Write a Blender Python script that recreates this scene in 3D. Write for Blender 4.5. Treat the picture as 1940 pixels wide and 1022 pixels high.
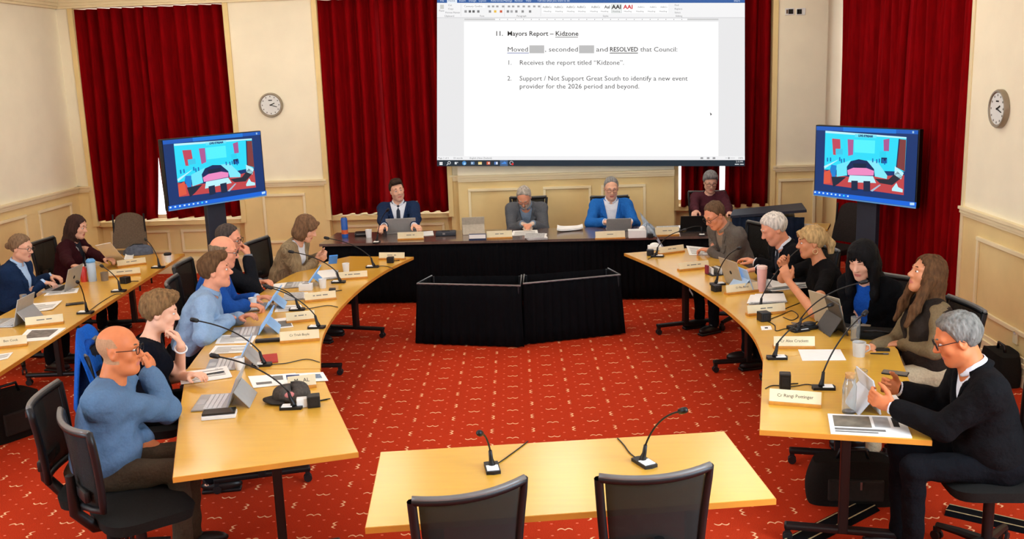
import bpy, bmesh, math, random
import numpy as np
from mathutils import Vector, Matrix
random.seed(7)
for _o in list(bpy.data.objects): bpy.data.objects.remove(_o)
SC = bpy.context.scene
COL = SC.collection
PI = math.pi
def rad(a): return a*PI/180
# ------------------------------------------------------------------ camera
FPX = 1841.26                       # focal length in pixels of the 1940 x 1022 frame
CAM = np.array([0, 0, 2.63])
_p, _r, _y = rad(11.573), rad(-2.010), rad(2.842)
_F = np.array([0, math.cos(_p), -math.sin(_p)]); _R = np.array([1., 0, 0]); _U = np.array([0, math.sin(_p), math.cos(_p)])
_R, _U = math.cos(_r)*_R+math.sin(_r)*_U, -math.sin(_r)*_R+math.cos(_r)*_U
_Z = np.array([[math.cos(_y), -math.sin(_y), 0], [math.sin(_y), math.cos(_y), 0], [0, 0, 1]])
_R, _U, _F = _Z@_R, _Z@_U, _Z@_F
cam = bpy.data.cameras.new('camera'); cam.sensor_width = 36; cam.lens = 36*FPX/1940; cam.clip_end = 100; cam.clip_start = .05
camo = bpy.data.objects.new('camera', cam); COL.objects.link(camo); SC.camera = camo
camo.matrix_world = Matrix(((_R[0], _U[0], -_F[0], 0), (_R[1], _U[1], -_F[1], 0), (_R[2], _U[2], -_F[2], CAM[2]), (0, 0, 0, 1)))
def ray(x, y): return _F+_R*(x-970)/FPX-_U*(y-511)/FPX
def P(x, y, z): d = ray(x, y); return CAM+d*(z-CAM[2])/d[2]        # where a sight line meets height z
def PY(x, y, Y): d = ray(x, y); return CAM+d*Y/d[1]
def PX(x, y, X): d = ray(x, y); return CAM+d*X/d[0]
# ------------------------------------------------------------------ world, exposure
w = bpy.data.worlds.new('world'); SC.world = w; w.use_nodes = True
w.node_tree.nodes['Background'].inputs[0].default_value = (.75, .86, 1, 1)
w.node_tree.nodes['Background'].inputs[1].default_value = 1.0
SC.view_settings.view_transform = 'Standard'; SC.view_settings.look = 'None'
SC.view_settings.exposure = 0.0; SC.view_settings.gamma = 1; SC.view_settings.use_curve_mapping = False
TZ = .73
# daylight through the tall windows beside and behind the camera
def area(name, loc, rot, sx, sy, e, col):
    l = bpy.data.lights.new(name, 'AREA'); l.shape = 'RECTANGLE'; l.size = sx; l.size_y = sy; l.energy = e; l.color = col
    o = bpy.data.objects.new(name, l); COL.objects.link(o); o.location = loc; o.rotation_euler = rot
    return o
area('daylight_right_window', (3.66, 2.4, 2.3), (0, rad(90), 0), 2.4, 2.2, 330, (.60, .80, 1))
area('daylight_left_window', (-6.5, 2.0, 2.3), (0, rad(-90), 0), 2.4, 2.4, 240, (.58, .79, 1))
LAMP_STRENGTH = 9.0
# ------------------------------------------------------------------ materials
def lin(c):
    o = []
    for v in c[:3]:
        v = v/255
        o.append(v/12.92 if v <= .04045 else ((v+.055)/1.055)**2.4)
    return (*o, 1)
MATS = {}
def mat(name, col, rough=.5, spec=.5, noise=0, nscale=8, bump=0, bscale=150, metal=0, emit=None, es=1, coat=0, trans=0, alpha=1, sheen=0, stretch=None, bdist=.004):
    if name in MATS: return MATS[name]
    m = bpy.data.materials.new(name); MATS[name] = m; m.use_nodes = True
    nt = m.node_tree; b = nt.nodes['Principled BSDF']; I = b.inputs
    c = lin(col); I['Base Color'].default_value = c; I['Roughness'].default_value = rough; I['Metallic'].default_value = metal
    I['Specular IOR Level'].default_value = spec; I['Coat Weight'].default_value = coat; I['Coat Roughness'].default_value = .22
    I['Transmission Weight'].default_value = trans; I['Alpha'].default_value = alpha; I['Sheen Weight'].default_value = sheen
    m.diffuse_color = c
    if emit is not None:
        I['Emission Color'].default_value = lin(emit); I['Emission Strength'].default_value = es
    if noise or bump:
        tc = nt.nodes.new('ShaderNodeTexCoord'); mp = nt.nodes.new('ShaderNodeMapping')
        nt.links.new(tc.outputs['Object'], mp.inputs[0])
        if stretch: mp.inputs['Scale'].default_value = stretch
    if noise:
        n = nt.nodes.new('ShaderNodeTexNoise'); n.inputs['Scale'].default_value = nscale; n.inputs['Detail'].default_value = 5
        nt.links.new(mp.outputs[0], n.inputs[0])
        r = nt.nodes.new('ShaderNodeValToRGB'); r.color_ramp.elements[0].position = .3; r.color_ramp.elements[1].position = .7
        r.color_ramp.elements[0].color = (*[v*(1-noise) for v in c[:3]], 1); r.color_ramp.elements[1].color = (*[min(1, v*(1+noise)) for v in c[:3]], 1)
        nt.links.new(n.outputs[0], r.inputs[0]); nt.links.new(r.outputs[0], I['Base Color'])
    if bump:
        n = nt.nodes.new('ShaderNodeTexNoise'); n.inputs['Scale'].default_value = bscale
        nt.links.new(mp.outputs[0], n.inputs[0])
        bp = nt.nodes.new('ShaderNodeBump'); bp.inputs['Strength'].default_value = bump; bp.inputs['Distance'].default_value = bdist; n.inputs['Detail'].default_value = 4
        nt.links.new(n.outputs[0], bp.inputs['Height']); nt.links.new(bp.outputs[0], I['Normal'])
    return m
def glow(name, col, es=1):              # a lit screen area
    if name in MATS: return MATS[name]
    m = bpy.data.materials.new(name); MATS[name] = m; m.use_nodes = True; nt = m.node_tree
    b = nt.nodes['Principled BSDF']; b.inputs['Base Color'].default_value = (.01, .01, .01, 1); b.inputs['Roughness'].default_value = .5
    b.inputs['Specular IOR Level'].default_value = .2
    b.inputs['Emission Color'].default_value = lin(col); b.inputs['Emission Strength'].default_value = es
    return m
WALL_UP = mat('cream_wall_paint', (247, 238, 210), .75, .3, .03, 3, .12, 60)
WALL_LO = mat('tan_wainscot_paint', (236, 210, 148), .6, .35, .05, 3, .1, 60)
TRIM = mat('cream_trim_paint', (242, 226, 182), .5, .4, .03, 4)
CEIL = mat('white_ceiling_paint', (246, 244, 238), .8, .2, .02, 3)
CURTAIN = mat('dark_red_velvet', (126, 3, 8), .95, .04, .22, 5, .3, 90, stretch=(6, 6, .7))
WOOD = mat('honey_maple_laminate', (222, 171, 60), .27, .5, .03, 3, 0, coat=.6, stretch=(1, 12, 1))
WOOD_EDGE = mat('maple_edge_band', (205, 138, 48), .45, .4, .08, 6)
DARKWOOD = mat('dark_walnut_top', (104, 84, 74), .22, .6, .12, 4, coat=.8, stretch=(12, 1, 1))
BLACKCLOTH = mat('black_table_skirt', (8, 8, 11), .95, .1, .2, 20, .2, 200)
BLACK = mat('black_plastic', (12, 12, 13), .45, .4, .1, 30)
BLACKMESH = mat('black_mesh_weave', (34, 32, 29), .85, .2, .25, 350, .4, 500, alpha=.86)
BLACKSEAT = mat('black_seat_fabric', (30, 28, 25), .95, .1, .2, 120, .3, 300)
GREYRIM = mat('dark_grey_rim', (104, 100, 94), .4, .5, .05, 30)
METAL = mat('brushed_steel', (150, 150, 150), .35, .5, .05, 40, metal=.9)
DKMETAL = mat('dark_metal', (40, 40, 42), .45, .5, .05, 40, metal=.5)
WHITE = mat('white_plastic', (232, 232, 228), .4, .4, .02, 30)
PAPER = mat('white_paper', (240, 239, 233), .85, .2, .02, 20)
CARD = mat('cream_card', (232, 219, 182), .8, .2, .03, 20)
PLATEWOOD = mat('plate_oak_base', (196, 132, 50), .5, .4, .1, 30)
INK = mat('black_ink', (40, 38, 34), .8, .2, .05, 60)
GREYINK = mat('grey_ink', (120, 118, 112), .8, .2, .1, 60)
SILVER = mat('silver_tablet_case', (168, 168, 166), .35, .5, .04, 30, metal=.35)
SCREENBLUE = glow('tablet_screen_light', (150, 190, 235), .9)
SCREENDARK = mat('black_glass', (14, 14, 17), .15, .5, .1, 20)
GLASS = mat('clear_glass', (240, 245, 245), .05, .5, .01, 10, trans=.92)
# ------------------------------------------------------------------ mesh helpers
class MB:
    def __init__(s): s.bm = bmesh.new()
    def _x(s, vs, M):
        if M is not None:
            for v in vs: v.co = M@v.co
    def box(s, c, d, M=None, bev=0, rz=0):
        r = bmesh.ops.create_cube(s.bm, size=1); vs = r['verts']
        for v in vs: v.co = Vector((v.co.x*d[0], v.co.y*d[1], v.co.z*d[2]))
        if bev:
            es = list({e for v in vs for e in v.link_edges})
            rb = bmesh.ops.bevel(s.bm, geom=es, offset=bev, segments=2, affect='EDGES', profile=.6)
            vs = list({v for f in rb['faces'] for v in f.verts} | {v for v in vs if v.is_valid})
        T = Matrix.Translation(c)@Matrix.Rotation(rz, 4, 'Z')
        s._x(vs, T); s._x(vs, M); return s
    def tube(s, pts, rr, n=8, M=None, cap=True):
        pts = [Vector(p) for p in pts]; k = len(pts)
        if not hasattr(rr, '__len__'): rr = [rr]*k
        rings = []; up = None
        for i, p in enumerate(pts):
            t = (pts[min(i+1, k-1)]-pts[max(i-1, 0)]).normalized()
            if up is None: up = Vector((0, 0, 1)) if abs(t.z) < .9 else Vector((0, 1, 0))
            a = (up-t*up.dot(t)).normalized(); b = t.cross(a); up = a
            rings.append([s.bm.verts.new(p+(a*math.cos(2*PI*j/n)+b*math.sin(2*PI*j/n))*rr[i]) for j in range(n)])
        for i in range(k-1):
            for j in range(n):
                s.bm.faces.new((rings[i][j], rings[i][(j+1) % n], rings[i+1][(j+1) % n], rings[i+1][j]))
        if cap: s.bm.faces.new(rings[0][::-1]); s.bm.faces.new(rings[-1])
        s._x([v for r in rings for v in r], M); return s
    def lathe(s, prof, n=20, M=None, c=(0, 0, 0)):
        rings = []; vs = []
        for r, z in prof:
            if r < 1e-5: v = s.bm.verts.new((c[0], c[1], c[2]+z)); rings.append([v]); vs.append(v)
            else:
                g = [s.bm.verts.new((c[0]+r*math.cos(2*PI*j/n), c[1]+r*math.sin(2*PI*j/n), c[2]+z)) for j in range(n)]
                rings.append(g); vs += g
        for a, b in zip(rings, rings[1:]):
            for j in range(n):
                k = (j+1) % n
                if len(a) == 1 and len(b) == 1: continue
                if len(a) == 1: s.bm.faces.new((a[0], b[k], b[j]))
                elif len(b) == 1: s.bm.faces.new((a[j], a[k], b[0]))
                else: s.bm.faces.new((a[j], a[k], b[k], b[j]))
        s._x(vs, M); return s
    def prism(s, poly, z0, z1, M=None):
        a = [s.bm.verts.new((p[0], p[1], z0)) for p in poly]; b = [s.bm.verts.new((p[0], p[1], z1)) for p in poly]
        n = len(poly)
        s.bm.faces.new(a[::-1]); s.bm.faces.new(b)
        for i in range(n): s.bm.faces.new((a[i], a[(i+1) % n], b[(i+1) % n], b[i]))
        s._x(a+b, M); return s
    def quad(s, pts):
        s.bm.faces.new([s.bm.verts.new(p) for p in pts]); return s
    def slab(s, pts, th):                     # a flat polygon in space given thickness along its normal
        pts = [Vector(p) for p in pts]; n = (pts[1]-pts[0]).cross(pts[2]-pts[0]).normalized()*th
        a = [s.bm.verts.new(p) for p in pts]; b = [s.bm.verts.new(p-n) for p in pts]; k = len(pts)
        s.bm.faces.new(a); s.bm.faces.new(b[::-1])
        for i in range(k): s.bm.faces.new((a[i], b[i], b[(i+1) % k], a[(i+1) % k]))
        return s
    def grid(s, f, nu, nv, th=0):
        V = [[s.bm.verts.new(f(i/nu, j/nv)) for j in range(nv+1)] for i in range(nu+1)]
        for i in range(nu):
            for j in range(nv): s.bm.faces.new((V[i][j], V[i+1][j], V[i+1][j+1], V[i][j+1]))
        if th:
            bmesh.ops.recalc_face_normals(s.bm, faces=s.bm.faces[:])
            bmesh.ops.solidify(s.bm, geom=s.bm.faces[:], thickness=th)
        return s
    def ball(s, c, r, seg=12, M=None):
        if not hasattr(r, '__len__'): r = (r, r, r)
        q = bmesh.ops.create_uvsphere(s.bm, u_segments=seg, v_segments=max(6, seg*2//3), radius=1)['verts']
        for v in q: v.co = Vector((v.co.x*r[0]+c[0], v.co.y*r[1]+c[1], v.co.z*r[2]+c[2]))
        s._x(q, M); return s
    def build(s, name, m, parent=None, smooth=False, recalc=True):
        if recalc: bmesh.ops.recalc_face_normals(s.bm, faces=s.bm.faces[:])
        me = bpy.data.meshes.new(name); s.bm.to_mesh(me); s.bm.free()
        me.materials.append(m)
        if smooth:
            for p in me.polygons: p.use_smooth = True
            if smooth != True: me.set_sharp_from_angle(angle=rad(smooth))
        return link(name, me, parent)
def link(name, me, parent=None):
    o = bpy.data.objects.new(name, me); COL.objects.link(o)
    if parent is not None: o.parent = parent
    return o
def tag(o, label, cat, group=None, kind=None):
    o['label'] = label; o['category'] = cat
    if group: o['group'] = group
    if kind: o['kind'] = kind
    return o
def thing(name, label, cat, loc=(0, 0, 0), rz=0, group=None):
    o = bpy.data.objects.new(name, None); COL.objects.link(o); o.empty_display_size = .1
    o.location = Vector([float(v) for v in loc]); o.rotation_euler = (0, 0, rz)
    return tag(o, label, cat, group)
def struct(o): o['kind'] = 'structure'; return o
def copy_tree(o, parent=None):
    c = o.copy(); COL.objects.link(c); c.parent = parent
    for ch in o.children: copy_tree(ch, c)
    return c
def text_mesh(body, size, bold=0.0, align='CENTER'):
    cu = bpy.data.curves.new('lettering', 'FONT'); cu.body = body; cu.size = size; cu.align_x = align; cu.align_y = 'CENTER'
    cu.resolution_u = 2; cu.offset = bold
    o = bpy.data.objects.new('lettering', cu); COL.objects.link(o)
    bpy.context.view_layer.update()
    me = bpy.data.meshes.new_from_object(o); bpy.data.objects.remove(o); bpy.data.curves.remove(cu)
    return me
def lettering(body, size, m, fn, parent, bold=0.0, align='CENTER', name='lettering', sx=1.0):
    me = text_mesh(body, size, bold, align); me.name = name
    n = len(me.vertices); co = np.empty(n*3); me.vertices.foreach_get('co', co); co = co.reshape(-1, 3)
    me.vertices.foreach_set('co', np.array([fn(c[0]*sx, c[1]) for c in co]).ravel()); me.update()
    me.materials.clear(); me.materials.append(m)
    return link(name, me, parent)
# ------------------------------------------------------------------ carpet
def carpet_material():
    m = bpy.data.materials.new('red_patterned_carpet'); m.use_nodes = True; nt = m.node_tree; N = nt.nodes
    def val(v): return v
    def op(o, *a):
        n = N.new('ShaderNodeMath'); n.operation = o
        for i, v in enumerate(a):
            if isinstance(v, (int, float)): n.inputs[i].default_value = v
            else: nt.links.new(v, n.inputs[i])
        return n.outputs[0]
    g = N.new('ShaderNodeNewGeometry'); sp = N.new('ShaderNodeSeparateXYZ'); nt.links.new(g.outputs['Position'], sp.inputs[0])
    a = rad(2.4); S = .297
    x = op('ADD', sp.outputs[0], .371); y = op('SUBTRACT', sp.outputs[1], 6.702)
    u = op('DIVIDE', op('ADD', op('MULTIPLY', x, math.cos(a)), op('MULTIPLY', y, math.sin(a))), .305)
    v = op('DIVIDE', op('SUBTRACT', op('MULTIPLY', y, math.cos(a)), op('MULTIPLY', x, math.sin(a))), .2935)
    def cell(q, off): return op('SUBTRACT', op('FRACT', op('ADD', q, off)), .5)
    def parity(q, off): return op('SUBTRACT', op('MULTIPLY', op('GREATER_THAN', op('FRACT', op('MULTIPLY', op('FLOOR', op('ADD', q, off)), .5)), .25), 2), 1)
    def moust(p, q, sgn, hw=.145, amp=.06, th=.021):
        h = op('MULTIPLY', op('ABSOLUTE', op('SINE', op('MULTIPLY', p, PI/hw))), amp)
        d = op('ABSOLUTE', op('SUBTRACT', op('MULTIPLY', q, sgn), op('SUBTRACT', h, amp*.5)))
        t = op('LESS_THAN', d, th)
        return op('MULTIPLY', t, op('LESS_THAN', op('ABSOLUTE', p), hw))
    pa, qa = cell(u, .5), cell(v, .5); pb, qb = cell(u, 0), cell(v, 0)
    A = moust(pa, qa, op('MULTIPLY', parity(v, .5), parity(u, .5))); B = moust(qb, pb, op('MULTIPLY', parity(u, 0), parity(v, 0)))
    s1, s2 = op('ADD', u, v), op('SUBTRACT', u, v)
    d1, d2 = cell(op('MULTIPLY', s1, 2), .5), cell(op('MULTIPLY', s2, 2), .5)
    dot = op('LESS_THAN', op('ADD', op('POWER', op('MULTIPLY', op('ADD', d1, d2), .75), 2), op('POWER', op('SUBTRACT', d1, d2), 2)), .0075)
    nearA = op('LESS_THAN', op('ADD', op('POWER', pa, 2), op('POWER', qa, 2)), .012); nearB = op('LESS_THAN', op('ADD', op('POWER', pb, 2), op('POWER', qb, 2)), .012)
    dot = op('MULTIPLY', op('MULTIPLY', dot, op('SUBTRACT', 1, nearA)), op('SUBTRACT', 1, nearB))
    mo = op('MAXIMUM', A, B)
    nz = N.new('ShaderNodeTexNoise'); nz.inputs['Scale'].default_value = 220; nt.links.new(g.outputs['Position'], nz.inputs[0])
    r = N.new('ShaderNodeValToRGB'); r.color_ramp.elements[0].color = lin((158, 38, 13)); r.color_ramp.elements[1].color = lin((200, 62, 26))
    r.color_ramp.elements[0].position = .3; r.color_ramp.elements[1].position = .7
    nt.links.new(nz.outputs[0], r.inputs[0])
    def mix(f, c1, c2):
        n = N.new('ShaderNodeMix'); n.data_type = 'RGBA'; nt.links.new(f, n.inputs[0])
        nt.links.new(c1, n.inputs[6]); n.inputs[7].default_value = c2; return n.outputs[2]
    c = mix(dot, r.outputs[0], lin((232, 120, 88))); c = mix(mo, c, lin((246, 190, 140)))
    b = N['Principled BSDF']; nt.links.new(c, b.inputs['Base Color']); b.inputs['Roughness'].default_value = .95
    b.inputs['Specular IOR Level'].default_value = .1
    bp = N.new('ShaderNodeBump'); bp.inputs['Strength'].default_value = .3; bp.inputs['Distance'].default_value = .004
    nt.links.new(nz.outputs[0], bp.inputs['Height']); nt.links.new(bp.outputs[0], b.inputs['Normal'])
    return m
CARPET = carpet_material()
# ------------------------------------------------------------------ room shell
XL, XR, YB, YF, ZC = -6.56, 3.70, 13.0, -2.2, 3.95
def shell(name, m, boxes, parent=None):
    b = MB()
    for x0, x1, y0, y1, z0, z1 in boxes: b.box(((x0+x1)/2, (y0+y1)/2, (z0+z1)/2), (x1-x0, y1-y0, z1-z0))
    o = b.build(name, m, parent)
    return o if parent else struct(o)
floor = shell('floor', CARPET, [(XL-.5, XR+.6, YF-.3, YB+.6, -.1, 0)])
ceiling = shell('ceiling', CEIL, [(XL-.3, XR+.5, YF-.3, YB+.6, ZC, ZC+.1)])
DZ = 1.25        # height of the dado rail
WIN = [(-6.36, -4.29), (-3.11, -1.44), (1.585, 2.85)]
# back wall above the dado and wainscot below it
up = []; lo = []
segs = [(XL-.3, -6.36, 13.0), (-4.29, -3.11, 13.0), (-1.44, -1.32, 13.02), (-1.32, 1.545, 12.9), (1.545, 1.585, 13.02), (2.85, 3.52, 13.0), (3.52, XR+.3, 13.09)]
for x0, x1, y in segs:
    up.append((x0, x1, y, 13.5, DZ, ZC)); lo.append((x0, x1, y, 13.5, 0, DZ))
for x0, x1 in WIN:
    up.append((x0, x1, 13.02, 13.5, 3.63, ZC)); lo.append((x0, x1, 13.16, 13.5, 0, .74))
    lo.append((x0, x1, 13.06, 13.16, .70, .76))
wall_back = shell('wall_back', WALL_UP, up)
wb_lo = shell('wainscot', WALL_LO, lo, wall_back)
wall_left = shell('wall_left', WALL_UP, [(XL-.3, XL, YF, YB+.02, DZ, ZC)])
wl_lo = shell('wainscot', WALL_LO, [(XL-.3, XL, YF, YB+.02, 0, DZ)], wall_left)
YW = 8.98        # where the right wall meets its curtained window
wall_right = shell('wall_right', WALL_UP, [(XR, XR+.4, YF, YW, DZ, ZC), (XR, XR+.4, YW, YB, 3.7, ZC)])
wr_lo = shell('wainscot', WALL_LO, [(XR, XR+.4, YF, YW, 0, DZ)], wall_right)
wall_front = shell('wall_front', WALL_UP, [(XL-.3, XR+.4, YF-.2, YF, 0, ZC)])
# dado rails, cornice and skirting, all stepped mouldings
def rail_boxes(segl, prof):
    out = []
    for ax, a0, a1, c, sgn in segl:
        for d, z0, z1 in prof:
            if ax == 'x': out.append((a0, a1, min(c, c-d*sgn), max(c, c-d*sgn), z0, z1))
            else: out.append((min(c, c-d*sgn), max(c, c-d*sgn), a0, a1, z0, z1))
    return out
SEG = [('x', x0, x1, y, 1) for x0, x1, y in segs if x1-x0 > .1]
SEGL = [('y', YF, YB, XL, -1)]; SEGR = [('y', YF, YW, XR, 1)]
DADO = [(.022, DZ-.055, DZ-.03), (.034, DZ-.03, DZ+.005), (.05, DZ+.005, DZ+.03)]
CORN = [(.05, 3.63, 3.66), (.075, 3.66, 3.70), (.1, 3.70, 3.75)]
SKIRT = [(.03, 0, .10), (.022, .10, .16), (.034, .16, .19), (.014, .19, .23)]
struct(shell('trim_1', TRIM, rail_boxes(SEG, DADO))); struct(shell('trim_2', TRIM, rail_boxes(SEGL, DADO))); struct(shell('trim_3', TRIM, rail_boxes(SEGR, DADO)))
struct(shell('trim_4', TRIM, rail_boxes([('x', XL, -1.44, 13.0, 1)], CORN))); struct(shell('trim_5', TRIM, rail_boxes(SEGL, CORN)))
SEGB = SEG+[('x', x0, x1, 13.16, 1) for x0, x1 in WIN]
shell('baseboard_back', TRIM, rail_boxes(SEGB, SKIRT)); shell('baseboard_left', TRIM, rail_boxes(SEGL, SKIRT)); shell('baseboard_right', TRIM, rail_boxes(SEGR, SKIRT))
# raised panel mouldings of the wainscot, one frame per panel
def panel(parent, ax, a0, a1, c, sgn, z0=.42, z1=1.10, t=.035, d=.02):
    b = MB()
    for u0, u1, v0, v1, dd in ((a0, a1, z1-t, z1, d+.006), (a0, a1, z0, z0+t, d), (a0, a0+t, z0+t, z1-t, d), (a1-t, a1, z0+t, z1-t, d)):
        if ax == 'x': b.box(((u0+u1)/2, c-sgn*dd/2, (v0+v1)/2), (u1-u0, dd, v1-v0), bev=.004)
        else: b.box((c-sgn*dd/2, (u0+u1)/2, (v0+v1)/2), (dd, u1-u0, v1-v0), bev=.004)
    return b.build('panel_moulding', TRIM, parent)
panel(wb_lo, 'x', -4.01, -3.42, 13.0, 1); panel(wb_lo, 'x', 2.93, 3.42, 13.0, 1)
for a, b_ in ((-1.19, -.47), (-.19, .45), (.58, 1.17)): panel(wb_lo, 'x', a, b_, 12.9, 1)
for x0, x1 in WIN:
    mid = (x0+x1)/2
    for a, b_ in ((x0+.12, mid-.08), (mid+.08, x1-.12)): panel(wb_lo, 'x', a, b_, 13.16, 1, .30, .62)
y = 12.75
while y > 2:
    panel(wl_lo, 'y', y-.85, y, XL, -1); y -= 1.15
for a, b_ in ((7.55, 8.62), (6.0, 7.15), (4.5, 5.6)): panel(wr_lo, 'y', a, b_, XR, 1, .40, 1.06)
# window casings: a tan architrave on each side of the three back windows
n = 6
for x0, x1 in WIN:
    struct(shell('trim_%d' % n, WALL_LO, [(x0-.035, x0+.03, 12.975, 13.2, .72, 3.63), (x1-.03, x1+.035, 12.975, 13.2, .72, 3.63)])); n += 1
struct(shell('trim_9', TRIM, [(XR-.012, XR+.06, YW-.03, YW+.03, 0, ZC)]))
# windows
SKY = glow('daylight_outside', (255, 250, 252), 3.2)
FRAME = mat('white_window_frame', (228, 224, 214), .5, .4, .03, 10)
def window(k, ax, a0, a1, c, z0, z1):
    b = MB()
    def bx(u0, u1, v0, v1, d0, d1, B):
        if ax == 'x': B.box(((u0+u1)/2, (d0+d1)/2, (v0+v1)/2), (u1-u0, abs(d1-d0), v1-v0))
        else: B.box(((d0+d1)/2, (u0+u1)/2, (v0+v1)/2), (abs(d1-d0), u1-u0, v1-v0))
    for u0, u1, v0, v1 in ((a0, a0+.06, z0, z1), (a1-.06, a1, z0, z1), (a0, a1, z0, z0+.06), (a0, a1, z1-.06, z1), (a0, a1, (z0+z1)/2-.02, (z0+z1)/2+.02)):
        bx(u0, u1, v0, v1, c, c+.05, b)
    o = b.build('window_%d' % k, FRAME); struct(o)
    for v0, v1 in ((z0+.06, (z0+z1)/2-.02), ((z0+z1)/2+.02, z1-.06)):
        g = MB(); bx(a0+.06, a1-.06, v0, v1, c+.02, c+.03, g); g.build('pane', SKY, o)
for k, (x0, x1) in enumerate(WIN): window(k+1, 'x', x0, x1, 13.3, .76, 3.63)
window(4, 'y', YW, YB, XR+.26, .1, 3.7)
shell('wall_right_reveal', WALL_LO, [(XR+.3, XR+.4, YW, YB+.4, 0, ZC)])
# the out-of-view windows that the daylight enters by
window(5, 'y', 1.2, 3.6, XR-.03, 1.3, 3.5); window(6, 'y', .8, 3.2, XL-.02, 1.3, 3.5)
# ------------------------------------------------------------------ curtains
def drape(label, ax, a0, a1, c, z0, z1, gap0, gapz, side, seed, wl=.17, amp=.036, lean=0):
    # pleated cloth between a0 and a1; the edge on `side` (+1 at a1, -1 at a0) draws back by gap0 at the hem, from height gapz down
    rnd = random.Random(seed); L = a1-a0; nf = max(4, round(L/wl)); ph = [rnd.uniform(-.7, .7) for _ in range(nf+2)]; am = [rnd.uniform(.6, 1.25) for _ in range(nf+2)]
    nu, nv = nf*9, 14
    def f(u, v):
        z = z0+(z1-z0)*v
        g = gap0*max(0, (gapz-z)/(gapz-z0))**1.2 if gap0 else 0
        s = a0+L*u-(g*(u if side > 0 else 0))+(g*((1-u) if side < 0 else 0))
        q = u*nf; i = int(min(q, nf-.001)); fr = q-i
        A = amp*(am[i]*(1-fr)+am[i+1]*fr); pp = ph[i]*(1-fr)+ph[i+1]*fr
        d = A*math.sin(2*PI*q+pp+.5*math.sin(2.3*v+i))*(1.12-.3*v)+.012*math.sin(1.7*q+3*v)
        d = -abs(d)**.8*math.copysign(1, d)*1.3 if True else d
        cc = c+lean*u
        return (s, cc+d, z) if ax == 'x' else (cc+d, s, z)
    o = MB().grid(f, nu, nv, th=.006).build('curtain', CURTAIN, None, smooth=True)
    return tag(o, label, 'curtain', 'red window curtains')
drape('dark red curtain drape left of the bright gap behind the left television', 'x', -6.35, -5.37, 13.08, .79, 3.62, .17, 2.45, 1, 1)
drape('dark red curtain drape right of the gap, nearest the round clock on the back wall', 'x', -5.39, -4.30, 13.08, .80, 3.62, .03, 2.45, -1, 2)
drape('dark red curtain drape behind and left of the man in the navy suit', 'x', -3.10, -2.235, 13.12, .78, 3.62, .03, 1.9, 1, 3)
drape('dark red curtain drape between the navy-suited man and the projection screen', 'x', -2.27, -1.45, 13.04, .79, 3.62, .06, 1.9, -1, 4)
drape('dark red curtain drape just behind the standing-height woman in maroon', 'x', 1.66, 2.16, 13.08, .76, 3.62, 0, 1.9, 1, 5)
drape('dark red curtain drape right of the projection screen, left of the wall sockets', 'x', 2.235, 2.84, 13.08, .74, 3.62, 0, 1.9, -1, 6)
drape('tall dark red curtain drape on the right wall behind the right television', 'y', 10.58, 12.97, XR+.05, .06, 3.75, .10, 3.6, -1, 7, wl=.17, amp=.045)
drape('tall dark red curtain drape beside the cream right wall with the clock', 'y', YW+.02, 10.56, XR+.07, .06, 3.75, .02, 3.6, 1, 8, wl=.17, amp=.045)
# ------------------------------------------------------------------ ceiling lights (above the frame)
LAMP = glow('ceiling_panel_light', (255, 246, 232), LAMP_STRENGTH)
lights = [(-2.3, 3.9)]+[(x, y) for y in (6.5, 9.0, 11.5) for x in (-4.7, -2.3, .0)]+[(2.2, 9.0), (2.2, 11.5)]
for i, (x, y) in enumerate(lights):
    t = thing('ceiling_light', 'square white light panel fixed to the ceiling above the frame', 'ceiling light', (x, y, ZC), 0, 'ceiling light panels')
    b = MB()
    for sx, sy, dx, dy in ((.72, .05, 0, .335), (.72, .05, 0, -.335), (.05, .72, .335, 0), (.05, .72, -.335, 0)): b.box((dx, dy, -.025), (sx, sy, .05))
    b.build('frame', WHITE, t); MB().box((0, 0, -.115), (.62, .62, .22)).build('diffuser', LAMP, t)
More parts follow.
